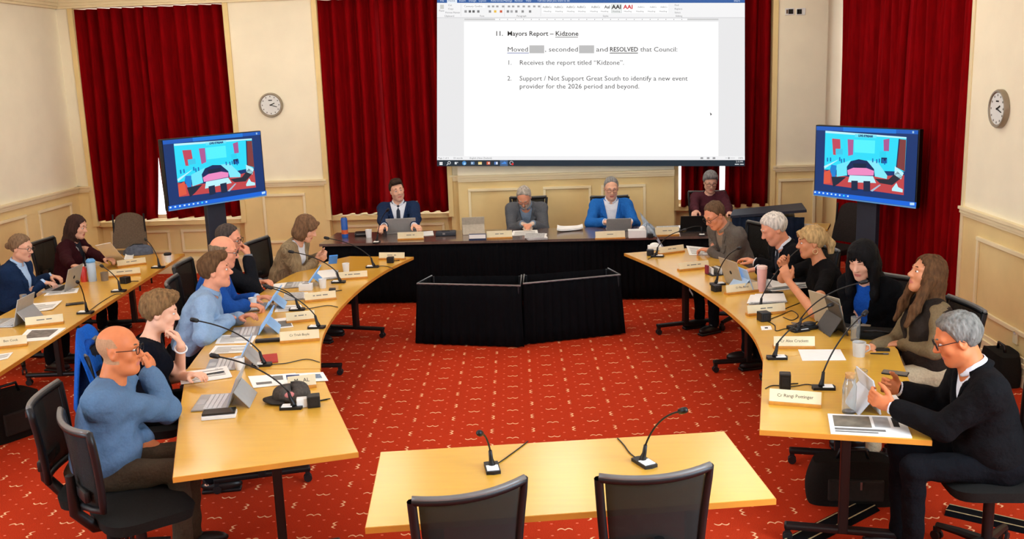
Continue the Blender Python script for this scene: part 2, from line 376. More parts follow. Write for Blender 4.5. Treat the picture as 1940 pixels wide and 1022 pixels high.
# ------------------------------------------------------------------ people: distance-field bodies meshed by surface nets
def V3(*a): return np.array(a, float)
def nrm(v): v = np.asarray(v, float); return v/max(1e-9, np.linalg.norm(v))
class Vox:
    def __init__(s, lo, hi, h, zsplit=None, hz=None):
        ax = lambda a, b, q: np.arange(a, b+q, q, dtype=np.float32)
        s.x, s.y = ax(lo[0], hi[0], h), ax(lo[1], hi[1], h)
        if zsplit is not None and zsplit > lo[2]: s.z = np.concatenate([np.arange(lo[2], zsplit-1e-6, hz, dtype=np.float32), ax(zsplit, hi[2], h)])
        else: s.z = ax(lo[2], hi[2], h)
        s.D = np.full((len(s.x), len(s.y), len(s.z)), .09, np.float32)
    def sub(s, lo, hi):
        i = [slice(max(0, np.searchsorted(a, l)-1), np.searchsorted(a, h)+1) for a, l, h in zip((s.x, s.y, s.z), lo, hi)]
        return tuple(i), np.meshgrid(s.x[i[0]], s.y[i[1]], s.z[i[2]], indexing='ij', sparse=True)
    def put(s, sl, d, k, mode):
        A = s.D[sl]
        if mode == 'add':
            h = np.maximum(k-np.abs(A-d), 0)/k if k else 0
            s.D[sl] = np.minimum(A, d)-h*h*k*.25
        else:
            d = -d; h = np.maximum(k-np.abs(A-d), 0)/k if k else 0
            s.D[sl] = np.maximum(A, d)+h*h*k*.25
    def rc(s, a, b, ra, rb, k=.02, mode='add', flat=None):
        a, b = np.asarray(a, float), np.asarray(b, float); m = max(ra, rb)+.03+k
        sl, (X, Y, Z) = s.sub(np.minimum(a, b)-m, np.maximum(a, b)+m)
        if 0 in s.D[sl].shape: return s
        ba = b-a; L = max(1e-9, ba@ba)
        t = np.clip(((X-a[0])*ba[0]+(Y-a[1])*ba[1]+(Z-a[2])*ba[2])/L, 0, 1)
        d = np.sqrt((X-a[0]-t*ba[0])**2+(Y-a[1]-t*ba[1])**2+(Z-a[2]-t*ba[2])**2)-(ra+(rb-ra)*t)
        s.put(sl, d.astype(np.float32), k, mode); return s
    def el(s, c, r, R=None, k=.02, mode='add'):
        c = np.asarray(c, float); m = max(r)+.03+k
        sl, (X, Y, Z) = s.sub(c-m, c+m)
        if 0 in s.D[sl].shape: return s
        X, Y, Z = X-c[0], Y-c[1], Z-c[2]
        if R is not None: X, Y, Z = R[0, 0]*X+R[1, 0]*Y+R[2, 0]*Z, R[0, 1]*X+R[1, 1]*Y+R[2, 1]*Z, R[0, 2]*X+R[1, 2]*Y+R[2, 2]*Z
        k0 = np.sqrt((X/r[0])**2+(Y/r[1])**2+(Z/r[2])**2); k1 = np.sqrt((X/r[0]**2)**2+(Y/r[1]**2)**2+(Z/r[2]**2)**2)
        d = k0*(k0-1)/np.maximum(k1, 1e-6)
        s.put(sl, d.astype(np.float32), k, mode); return s
    def grid(s): return np.meshgrid(s.x, s.y, s.z, indexing='ij', sparse=True)
    def cut(s, d): s.D = np.maximum(s.D, d.astype(np.float32)); return s
    def mesh(s):
        D = s.D; D[0] = D[-1] = .05; D[:, 0] = D[:, -1] = .05; D[:, :, 0] = D[:, :, -1] = .05
        S = D < 0
        n = np.zeros(tuple(q-1 for q in D.shape), np.int8)
        for i in (0, 1):
            for j in (0, 1):
                for k in (0, 1): n += S[i:S.shape[0]-1+i, j:S.shape[1]-1+j, k:S.shape[2]-1+k]
        I, J, K = np.nonzero((n > 0) & (n < 8))
        idx = np.full(n.shape, -1, np.int32); idx[I, J, K] = np.arange(len(I))
        corner = [(i, j, k) for i in (0, 1) for j in (0, 1) for k in (0, 1)]
        val = [D[I+a, J+b, K+c] for a, b, c in corner]
        px = [s.x[I], s.x[I+1]]; py = [s.y[J], s.y[J+1]]; pz = [s.z[K], s.z[K+1]]
        acc = np.zeros((len(I), 3), np.float32); cnt = np.zeros(len(I), np.float32)
        for p in range(8):
            for q in range(p+1, 8):
                a, b = corner[p], corner[q]
                if sum(abs(a[m]-b[m]) for m in range(3)) != 1: continue
                m = (val[p] < 0) != (val[q] < 0); den = val[p]-val[q]; t = np.where(m, val[p]/np.where(np.abs(den) < 1e-9, 1, den), 0)
                acc[:, 0] += m*(px[a[0]]+(px[b[0]]-px[a[0]])*t); acc[:, 1] += m*(py[a[1]]+(py[b[1]]-py[a[1]])*t); acc[:, 2] += m*(pz[a[2]]+(pz[b[2]]-pz[a[2]])*t)
                cnt += m
        V = acc/np.maximum(cnt, 1)[:, None]
        Q = []
        for axis in range(3):
            a = np.take(S, range(S.shape[axis]-1), axis); b = np.take(S, range(1, S.shape[axis]), axis)
            e = np.array(np.nonzero(a != b)); inside = a[tuple(e)]
            o1, o2 = [q for q in range(3) if q != axis]
            ok = (e[o1] > 0) & (e[o2] > 0) & (e[o1] < S.shape[o1]-1) & (e[o2] < S.shape[o2]-1)
            e = e[:, ok]; inside = inside[ok]
            def cell(d1, d2): c = e.copy(); c[o1] -= d1; c[o2] -= d2; return idx[tuple(c)]
            q = np.stack([cell(1, 1), cell(0, 1), cell(0, 0), cell(1, 0)], 1)
            flip = inside if axis != 1 else ~inside
            q[~flip] = q[~flip][:, ::-1]; Q.append(q)
        Q = np.concatenate(Q); Q = Q[(Q >= 0).all(1)]
        return V, Q
def np_mesh(name, V, Q, mats, parent, mi=None):
    me = bpy.data.meshes.new(name); n = len(Q)
    me.vertices.add(len(V)); me.vertices.foreach_set('co', np.ascontiguousarray(V, np.float32).ravel())
    me.loops.add(n*4); me.loops.foreach_set('vertex_index', np.ascontiguousarray(Q, np.int32).ravel())
    me.polygons.add(n); me.polygons.foreach_set('loop_start', np.arange(0, n*4, 4, dtype=np.int32))
    me.polygons.foreach_set('use_smooth', np.ones(n, bool))
    for m in mats: me.materials.append(m)
    if mi is not None: me.polygons.foreach_set('material_index', np.ascontiguousarray(mi, np.int32))
    me.update(calc_edges=True); me.validate()
    return link(name, me, parent)
def rotm(yaw, pitch, roll):
    y, p, r = rad(yaw), rad(pitch), rad(roll)
    Rz = np.array([[math.cos(y), -math.sin(y), 0], [math.sin(y), math.cos(y), 0], [0, 0, 1]])
    Rx = np.array([[1, 0, 0], [0, math.cos(p), math.sin(p)], [0, -math.sin(p), math.cos(p)]])
    Ry = np.array([[math.cos(r), 0, math.sin(r)], [0, 1, 0], [-math.sin(r), 0, math.cos(r)]])
    return Rz@Rx@Ry
def skeleton(sp):
    s = sp.get('scale', 1.02 if sp.get('fem') else 1.06); k = {}; k['s'] = s
    lean, side, tw = rad(sp.get('lean', 8)), rad(sp.get('side', 0)), rad(sp.get('twist', 0))
    u = nrm((math.sin(side), math.sin(lean), math.cos(lean)*math.cos(side))); r = nrm(V3(math.cos(tw), math.sin(tw), 0)); r = nrm(r-u*(r@u)); f = np.cross(u, r)
    fem = sp.get('fem', False); sh = (.150 if fem else .178)*s*sp.get('shw', 1)
    p0 = V3(0, 0, sp.get('seat', .50)+.085); k.update(u=u, r=r, f=f, p0=p0, fem=fem)
    hunch = sp.get('hunch', .0)
    k['nb'] = p0+u*.475*s+f*(hunch+.005); k['S'] = {1: p0+u*.415*s+r*sh+f*hunch*.8+u*sp.get('shrug', 0), -1: p0+u*.415*s-r*sh+f*hunch*.8+u*sp.get('shrug', 0)}
    k['ch'] = p0+u*.30*s+f*hunch*.5
    Rh = rotm(*sp.get('hd', (0, 5, 0))); nd = nrm(u*.7+V3(0, 0, .5)+f*.12+Rh@V3(0, .25, .1)); hp = k['nb']+nd*.075*s
    k['Rh'] = Rh; k['hc'] = hp+Rh@V3(0, .022, .085)*s
    fo = sp.get('feet', .0); kw = sp.get('knee', .13)
    k['H'] = {q: p0+V3(.085*q, 0, -.02) for q in (1, -1)}
    k['K'] = {q: V3(kw*q, .42*s, p0[2]+.0) for q in (1, -1)}
    k['A'] = {q: V3((kw-.01)*q, .40*s+fo, .09) for q in (1, -1)}
    return k
def arms(k, sp, inv):
    k['E'] = {}; k['W'] = {}; s = k['s']; k['hand'] = {}
    for q, key in ((1, 'R'), (-1, 'L')):
        a = dict(sp.get(key) or {})
        def loc(v):
            if v is None: return None
            if len(v) == 2: v = P(v[0], v[1], a.get('z', .79))
            return inv(np.asarray(v, float))
        wpt = a.get('loc'); wpt = np.array(wpt, float) if wpt is not None else loc(a.get('px'))
        if wpt is None: wpt = V3(.16*q, .34, .78)
        S = k['S'][q]
        if a.get('elb') is not None:
            E = inv(P(*a['elb']))
        elif a.get('eloc') is not None: E = np.array(a['eloc'], float)
        else:
            L1, L2 = .285*s, .25*s; d = wpt-S; D = np.linalg.norm(d)
            if D > L1+L2-.005: wpt = S+d/D*(L1+L2-.005); d = wpt-S; D = np.linalg.norm(d)
            x = (L1*L1-L2*L2+D*D)/(2*D); hgt = math.sqrt(max(0, L1*L1-x*x)); dn = d/D
            pole = np.array(a.get('pole', (.6*q, -.35, -1.0)), float); pole = nrm(pole-dn*(pole@dn)); E = S+dn*x+pole*hgt
        k['E'][q] = E; k['W'][q] = wpt
        k['hand'][q] = (nrm(a.get('d', nrm(wpt-E))), np.array(a.get('n', (0, 0, -1)), float), a.get('curl', .45), a.get('spread', 0))
def hand(v, w, d, n, q, curl, spread, s):
    d = nrm(d); n = nrm(n-d*(n@d)); l = np.cross(d, n)*q
    R = np.stack([l, d, n], 1)
    v.el(w+d*.048*s, (.040*s, .052*s, .017*s), R, k=.02)
    for i, (off, ln) in enumerate(((.030, .95), (.0095, 1.06), (-.011, 1.0), (-.030, .8))):
        b = w+(d*.085+l*off)*s; dd = nrm(d+l*(off*3*spread)); a0 = curl*(1+.12*i); nn = n
        for j, sl in enumerate((.042, .028, .022)):
            c, sn = math.cos(a0*(1 if j else .7)), math.sin(a0*(1 if j else .7)); dd, nn = dd*c+nn*sn, nn*c-dd*sn
            e = b+dd*sl*ln*s; v.rc(b, e, (.0098-.001*j)*s, (.0088-.001*j)*s, k=.006 if j else .012); b = e
    b = w+(d*.022+l*.03)*s; dd = nrm(d*.75+l*.62+n*.35)
    for j, sl in enumerate((.042, .034, .026)):
        e = b+dd*sl*s; v.rc(b, e, (.0135-.002*j)*s, (.0118-.002*j)*s, k=.012); b = e; dd = nrm(dd+d*.25+n*.25*curl-l*.18)
HEAD = lambda k, p: k['hc']+k['Rh']@(np.array(p, float)*k['s'])
def body_mesh(k, sp, h, mats, parent):
    s = k['s']; bk = sp.get('bulk', 1); u, r, f, p0 = k['u'], k['r'], k['f'], k['p0']; fem = k['fem']
    pts = np.array([k['hc'], p0]+[k[c][q] for c in 'SEWHKA' for q in (1, -1)])
    lo, hi = pts.min(0)-.22, pts.max(0)+.22; lo[2] = 0.02
    hz = min(k['W'][1][2], k['W'][-1][2])-.12
    v = Vox(lo, hi, h, min(hz, .7), .024)
    T = np.stack([r, f, u], 1)
    v.el(p0+u*.08, (.135, .10, .16), T, .05); v.el(k['ch'], (.135, .09, .19), T, .05); v.rc(k['S'][1]-r*.03, k['S'][-1]+r*.03, .045, .045, .05)
    v.rc(k['nb']-u*.05, HEAD(k, (0, -.02, -.05)), (.052 if fem else .062)*s*min(1.15, bk), (.046 if fem else .056)*s, .03)
    for q in (1, -1):
        v.rc(k['S'][q], k['E'][q], .046*s, .037*s, .03); v.rc(k['E'][q], k['W'][q], .038*s, .026*s, .02)
        v.rc(k['H'][q], k['K'][q], .07, .05, .04); v.rc(k['K'][q], k['A'][q], .045, .033, .02); v.rc(k['A'][q]-V3(0, .02, .03), k['A'][q]+V3(.02*q, .15, -.05), .035, .028, .02)
        d, n, c, spr = k['hand'][q]; hand(v, k['W'][q], d, n, q, c, spr, s*(.93 if fem else 1.0))
    Rh = k['Rh']; H = lambda *p: HEAD(k, p); wd = sp.get('hw', 1)
    v.el(H(0, -.012, .035), (.076*s*wd, .098*s, .09*s), Rh, .02); v.el(H(0, .02, -.03), (.061*s*wd, .073*s, .086*s), Rh, .03)
    for q in (1, -1):
        v.rc(H(.043*q*wd, .005, -.062), H(.012*q, .062, -.1), .026*s, .022*s, .03); v.el(H(.038*q*wd, .058, -.022), (.024*s, .022*s, .026*s), Rh, .02)
    if sp.get('jowl'): v.el(H(0, .03, -.095), (.055*s, .05*s, .03*s), Rh, .03)
    v.rc(H(-.042, .070, .030), H(.042, .070, .030), .013*s, .013*s, .02); v.el(H(0, .082, .028), (.035*s, .014*s, .012*s), Rh, .015)
    for q in (1, -1): v.el(H(.031*q, .100, .008), (.017*s, .014*s, .011*s), Rh, .012, 'sub')
    v.rc(H(0, .088, .014), H(0, .111, -.024), .0085*s, .0125*s, .012); v.el(H(0, .100, -.03), (.0185*s, .013*s, .009*s), Rh, .008)
    v.rc(H(-.018, .084, -.060), H(.018, .084, -.060), .008*s, .008*s, .008); v.rc(H(-.014, .083, -.072), H(.014, .083, -.072), .0085*s, .0085*s, .006)
    v.el(H(0, .0945, -.0662), (.021*s, .006*s, .0022*s), Rh, .004, 'sub')
    for q in (1, -1):
        Re = Rh@rotm(-20*q, 0, 0); v.el(H(.074*q*wd, -.008, -.004), (.011*s, .021*s, .032*s), Re, .01); v.el(H(.084*q*wd, -.004, .0), (.006*s, .010*s, .016*s), Re, .006, 'sub')
    V, Q = v.mesh()
    fc = V[Q].mean(1); hs = ((fc-k['hc'])@Rh)/s          # face centres in head space
    mi = np.zeros(len(Q), int)
    lip = (np.abs(hs[:, 0]) < .024) & (hs[:, 1] > .07) & (np.abs(hs[:, 2]+.0665) < .0125-np.abs(hs[:, 0])*.25); mi[lip] = 1
    st = sp.get('stubble')
    if st == 'beard': mi[(hs[:, 2] < -.035) & (hs[:, 2] > -.14) & (hs[:, 1] > -.005-(hs[:, 2]+.035)*.2) & ~lip & (np.abs(hs[:, 0])+hs[:, 1]*.15 > .028-(hs[:, 2] < -.078)*.2) & (hs[:, 1] > -.02)] = 2
    if st == 'scalp': mi[(hs[:, 1] < .02-.6*np.maximum(0, hs[:, 2]-.03)) & (hs[:, 2] > -.055) & (hs[:, 2] < .075) & ~((np.abs(hs[:, 0]) > .068) & (np.abs(hs[:, 2]+.004) < .035) & (hs[:, 1] > -.035))] = 2
    o = np_mesh('body', V, Q, mats, parent, mi)
    return o
def cloth_noise(v, amp, seed):
    amp = amp*1.5
    if not amp: return
    X, Y, Z = v.grid(); a = seed*1.7
    v.D += (amp*(np.sin(31*X+19*Z+a+2.2*np.sin(13*Y+7*Z+a))*.6+np.sin(44*Y-27*Z+2*a+2*np.sin(17*X+a))*.5+np.sin(58*Z+20*X*np.sin(a)+3*np.sin(9*X+11*Y))*.5)).astype(np.float32)
def top_mesh(name, k, sp, h, m, parent, grow=.0, sleeve='long', send=.93, vneck=None, scoop=None, fold=.0022, hem=-.02, torso_only=False, lapel=None, seed=1):
    s = k['s']; bk = sp.get('bulk', 1); u, r, f, p0 = k['u'], k['r'], k['f'], k['p0']; fem = k['fem']; T = np.stack([r, f, u], 1)
    L = [k['nb'], p0]+[k['S'][q] for q in (1, -1)]
    if not torso_only: L += [k['E'][q] for q in (1, -1)]+([k['W'][q] for q in (1, -1)] if sleeve == 'long' else [])
    L = np.array(L); lo, hi = L.min(0)-.21, L.max(0)+.17; lo[2] = min(lo[2], p0[2]-.14)
    v = Vox(lo, hi, h); g = grow
    wst = .145 if fem else .16
    v.el(p0+u*.06+f*.01, (wst*bk+.012+g, .118*bk+g, .17), T, .06)
    v.el(p0+u*.17*s+f*.012*bk, (wst*bk+g, .112*bk+g, .16), T, .06)
    if bk > 1.08: v.el(p0+u*.11+f*.06*bk, (.13*bk+g, .10*bk+g, .13), T, .08)
    v.el(k['ch'], ((.150 if fem else .168)*min(bk, 1.12)+g, (.105 if fem else .112)*min(1.1, bk)+g, .19*s), T, .06)
    if fem:
        for q in (1, -1): v.el(k['ch']+f*.075+r*.065*q+u*.0, (.066+g, .060+g, .066+g), T, .06)
    for q in (1, -1):
        v.rc(k['nb']-u*.035+r*.02*q-f*.012, k['S'][q]-r*.01*q, .052+g, .058*(.9 if fem else 1)+g, .05)
        v.rc(k['S'][q]-u*.045-r*.02*q, k['ch']+r*.07*q-u*.02, .058+g, .085+g, .06)
        if torso_only: continue
        a = (.058 if not fem else .049)*s*(.5+.5*bk); S, E, W = k['S'][q], k['E'][q], k['W'][q]
        if sleeve == 'none': continue
        if sleeve == 'short': v.rc(S, S+(E-S)*.55, a+g, a*.98+g, .04)
        else:
            v.rc(S, E, a+g, a*.86+g, .045)
            v.rc(E, E+(W-E)*(send if sleeve == 'long' else .35), a*.86+g, a*.62+g+.004, .02)
    cloth_noise(v, fold, seed)
    X, Y, Z = v.grid()
    X, Y, Z = X-p0[0], Y-p0[1], Z-p0[2]
    x = X*r[0]+Y*r[1]+Z*r[2]; yy = X*f[0]+Y*f[1]+Z*f[2]; zz = X*u[0]+Y*u[1]+Z*u[2]
    # neck hole
    nb = k['nb']; nd = nrm(HEAD(k, (0, -.02, -.05))-nb); A = nb-nd*.03; B = nb+nd*.16
    v.rc(A, B, (.058 if fem else .064)*s+(scoop or 0), (.062 if fem else .068)*s+(scoop or 0), .008, 'sub')
    v.cut(hem-zz)
    if vneck:
        hun = float((k['ch']-p0)@f); z0, wd = vneck          # bottom of the opening along the torso, half width at the collar
        wz = np.clip((zz-z0)/(.47*s-z0), 0, 1.1)*wd
        v.cut(np.minimum(np.minimum(wz-np.abs(x), .18-yy+hun), np.minimum(yy, zz-z0)))
        if lapel:
            e = Vox(lo, hi, h); e.D = v.D-.011
            inner = np.minimum(wz+.0-np.abs(x), np.minimum(yy, zz-z0)); inner = np.maximum(inner, yy-.17-hun)
            band = np.maximum(np.abs(x)-(wz+.012+.05*np.clip((zz-z0)/(.34*s-z0), 0, 1)*(zz < .36*s)+.02*(zz >= .36*s)), np.maximum(.02-yy, np.maximum(z0-zz, zz-.45*s)))
            e.cut(np.maximum(band, inner)); Vv, Qq = e.mesh()
            if len(Qq): np_mesh('lapel', Vv, Qq, [lapel], parent)
    V, Q = v.mesh()
    o = np_mesh(name, V, Q, [m], parent)
    return o
def strip_mesh(name, k, m, parent, half, z0, z1, h, base, sp, taper=0):
    # a tie or placket lying on the shirt front
    u, r, f, p0 = k['u'], k['r'], k['f'], k['p0']; s = k['s']
    def front(z):
        bk = sp.get('bulk', 1); a = (k['ch']-p0)@u; q = max(0, 1-((z-a)/.19)**2); c = (k['ch']-p0)@f+.112*min(1.1, bk)*math.sqrt(q)
        q2 = max(0, 1-((z-.17)/.16)**2); c2 = .012*bk+.112*bk*math.sqrt(q2); n = (k['nb']-p0)@f+.066
        t = min(1, max(0, (z-.38*s)/.07)); return max(c, c2, .05)*(1-t)+n*t+base
    def fn(i, j):
        z = z0+(z1-z0)*j; w_ = half*(1-taper*j); return p0+u*z+f*(front(z)+.012*(1-(2*i-1)**2)*.5)+r*w_*(2*i-1)
    b = MB(); b.grid(lambda i, j: Vector(fn(i, j)), 4, 14, th=.006); return b.build(name, m, parent, smooth=True)
def collar(k, m, parent, rad_=.066, hgt=.034, open_=.35, flare=.012, name='collar', base=.012):
    nb = k['nb']; nd = nrm(HEAD(k, (0, -.02, -.05))-nb); s = k['s']; fr = nrm(k['f']-nd*(k['f']@nd)); rr = np.cross(fr, nd); rad_ = rad_*s*(.9 if k['fem'] else 1)
    def fn(i, j):
        a = PI/2+open_*.5+(2*PI-open_)*i; d = math.cos(a)*rr+math.sin(a)*fr; drop = -.022*max(0, math.sin(a))
        return Vector(nb+nd*(base+drop+hgt*(1-j)*(1.0))+d*(rad_+flare*j))
    MB().grid(fn, 26, 4, th=.005).build(name, m, parent, smooth=True)
def trousers(k, sp, h, m, parent):
    p0 = k['p0']; bk = sp.get('bulk', 1)
    pts = np.array([p0]+[k[c][q] for c in 'HKA' for q in (1, -1)]); lo, hi = pts.min(0)-.2, pts.max(0)+.2; lo[2] = .05
    v = Vox(lo, hi, h); v.el(p0+V3(0, -.01, -.0), (.175*bk, .135*bk, .105), None, .05)
    for q in (1, -1): v.rc(k['H'][q], k['K'][q], .082*bk, .064, .05); v.rc(k['K'][q], k['A'][q]+V3(0, 0, .01), .06, .052, .03)
    cloth_noise(v, .003, 3); X, Y, Z = v.grid(); v.cut(Z*0+X*0+Y*0+(p0[2]+.06)*-1+Z)
    V, Q = v.mesh(); np_mesh('trousers', V, Q, [m], parent)
def shoes(k, m, parent):
    for q in (1, -1):
        a = k['A'][q]; b = MB(); M = Matrix.Translation((a[0]+.01*q, a[1]+.06, 0))@Matrix.Rotation(-.12*q, 4, 'Z')
        b.ball((0, .0, .045), (.045, .135, .045), 14, M); b.ball((0, -.06, .075), (.038, .06, .05), 12, M); b.box((0, .0, .012), (.075, .25, .024), M, bev=.01)
        b.build('shoe', m, parent, smooth=True)
def hair_mesh(k, style, m, parent, h=.0065, seed=1):
    s = k['s']; kind = style['kind']; g = style.get('vol', .010); low = {'long': -.52, 'bob': -.2}.get(kind, -.12)
    wide = .17 if kind in ('long', 'bob') else .125
    v = Vox((-wide, -.22, low), (wide, .15, .17), h)
    v.el((0, -.014, .037), (.076+g, .099+g, .09+g), None, .02)
    X, Y, Z = v.grid(); rec = style.get('recede', 0)+.010
    if kind in ('short', 'fringe_only', 'bun', 'pony'):
        nape = style.get('nape', -.075)
        zl = np.interp(Y, [-.13, -.08, -.04, -.026, -.018, .012, .022, .05, .085, .13], [nape, nape, nape*.85, -.02, -.012, -.012, .024+rec*.4, .060+rec, .088+rec, .125+rec])
        v.D += (np.clip(.026-(Z-zl), 0, .026)*style.get('taper', .42)+X*0).astype(np.float32)
        v.cut((zl-Z)*.8+X*0)
        if kind == 'fringe_only': v.cut(Z-style.get('top', .05)+X*0+Y*0-.15*np.minimum(0, Y+.06))
        if kind == 'bun': v.el((0, -.125, style.get('bz', .02)), (.034, .032, .034), None, .015)
        if kind == 'pony':
            v.rc((0, -.115, .03), (.0, -.15, -.03), .028, .032, .02); v.rc((0, -.15, -.03), (.01, -.145, -.16), .032, .018, .02)
        if style.get('quiff'): v.rc((-.04, .075, .105), (.04, .075, .105), .022, .022, .03); v.el((0, .03, .125), (.06, .06, .022), None, .03)
        if style.get('locks'):
            for q in (1, -1): v.rc((.055*q, .07, .085), (.079*q, .03, .02), .016, .012, .02); v.rc((.02*q, .09, .09), (.055*q, .083, .05), .014, .010, .015)
    if kind in ('long', 'bob'):
        fz = style.get('fringe', .075); ln = style.get('len', .42)
        v.el((0, -.028, -.035), (.088+g, .092, .105), None, .03)
        if kind == 'bob': v.el((0, -.03, -.075), (.092+g, .088, .065), None, .03)
        else:
            yo = style.get('back', -.075)
            v.rc((0, -.05, -.05), (0, yo, -.22), .085, .085, .03)
            for q in (1, -1): v.rc((.035*q, yo, -.18), (.055*q, yo-.0, -ln), .062, .032, .03)
            v.rc((0, yo-.01, -.18), (0, yo-.02, -ln-.02), .06, .03, .03)
            for q in (1, -1):
                if style.get('front'): v.rc((.082*q, .015, -.03), (.088*q, .05, -.22), .034, .030, .03); v.rc((.088*q, .05, -.22), (.082*q, .075, -.34), .030, .016, .03)
        w0 = style.get('open', .060)
        sub = Vox((-wide, -.22, low), (wide, .15, .17), h); sub.D[:] = .09
        fc = np.maximum(np.abs(X)-w0-.25*np.maximum(0, -Z-.05)*0+Y*0, np.maximum(.028-Y, np.maximum(Z-fz+1.2*np.abs(X)*np.abs(X)/w0*.5, -Z-.34)))
        v.D = np.maximum(v.D, -fc.astype(np.float32))
        if style.get('sidesweep'): v.rc((-.02, .085, .095), (.062, .072, .03), .018, .014, .02)
        if style.get('bangs'):
            for xx in (-.045, -.02, .005, .03, .05): v.rc((xx*.8, .078, .1), (xx, .096-abs(xx)*.4, fz-.022), .014, .009, .012)
    an = np.arctan2(X, Y+1e-6); X0, Y0, Z0 = X, Y, Z
    rs = style.get('rough', .0022)
    v.D += (rs*(np.sin(46*an+24*Z0+2*np.sin(30*Z0+seed))+.7*np.sin(83*an-37*Z0+seed))+rs*.8*np.sin(55*Z0+70*X0+60*Y0)).astype(np.float32)
    V, Q = v.mesh(); V = (V*s)@k['Rh'].T+k['hc']
    return np_mesh('hair', V, Q, [m], parent)
def head_bits(k, sp, hairm, parent):
    s = k['s']; H = lambda p: Vector(HEAD(k, p)); R = Matrix(k['Rh'].tolist()).to_4x4(); base = Matrix.Translation(Vector(k['hc']))@R@Matrix.Scale(s, 4)
    for q in (1, -1):
        if sp.get('eyes', True):
            e = MB().ball((.031*q, .0805, .0075), (.0115, .0112, .0072), 12, base).build('eye', EYEWHITE, parent, smooth=True)
            MB().ball((.031*q, .0898, .0072), (.0058, .0030, .0056), 10, base).build('iris', EYEDARK, e, smooth=True)
        b = MB().tube([base@Vector(p) for p in ((.015*q, .093, .034), (.03*q, .0895, .037), (.047*q, .075, .032))], [.0035*s, .0045*s, .003*s], 6).build('eyebrow', sp.get('browm', hairm), parent, smooth=True)
    if sp.get('glasses'):
        gm = sp['glasses']; b = MB()
        for q in (1, -1):
            c = [(.033*q+.0245*math.cos(a)*abs(math.cos(a))**-.3, .1035-.09*(abs(.033+.0245*math.cos(a)*q*1.0-.033)**1.0)*.25, .006+.0185*math.sin(a)*abs(math.sin(a)+1e-9)**-.25) for a in [2*PI*j/18+.01 for j in range(19)]]
            b.tube([base@Vector(p) for p in c], .0021*s, 6, cap=False)
            b.tube([base@Vector(p) for p in ((.057*q, .099, .012), (.071*q, .07, .014), (.08*q, .0, .012), (.08*q, -.02, -.002))], .0019*s, 6)
        b.tube([base@Vector(p) for p in ((-.01, .104, .010), (0, .110, .012), (.01, .104, .010))], .002*s, 6)
        b.build('glasses', gm, parent, smooth=True)
EYEWHITE = mat('eye_white', (225, 222, 216), .3, .5, .02, 30); EYEDARK = mat('eye_iris', (40, 32, 28), .2, .5, .1, 30)
def skin_m(n, c): return mat('skin_'+n, c, .55, .35, .05, 25, .05, 300)
def cloth_m(n, c, noise=.12): return mat('fabric_'+n, c, .95, .08, noise, 90, .55, 16, bdist=.03)
def hair_m(n, c): return mat('hair_'+n, c, .75, .15, .4, 60, .6, 160, stretch=(1, 1, .25))
def lip_m(n, c): return mat('lips_'+n, c, .5, .35, .05, 30)
BLACKSHOE = mat('black_shoe_leather', (22, 21, 21), .4, .4, .1, 30)
PEOPLE = {}
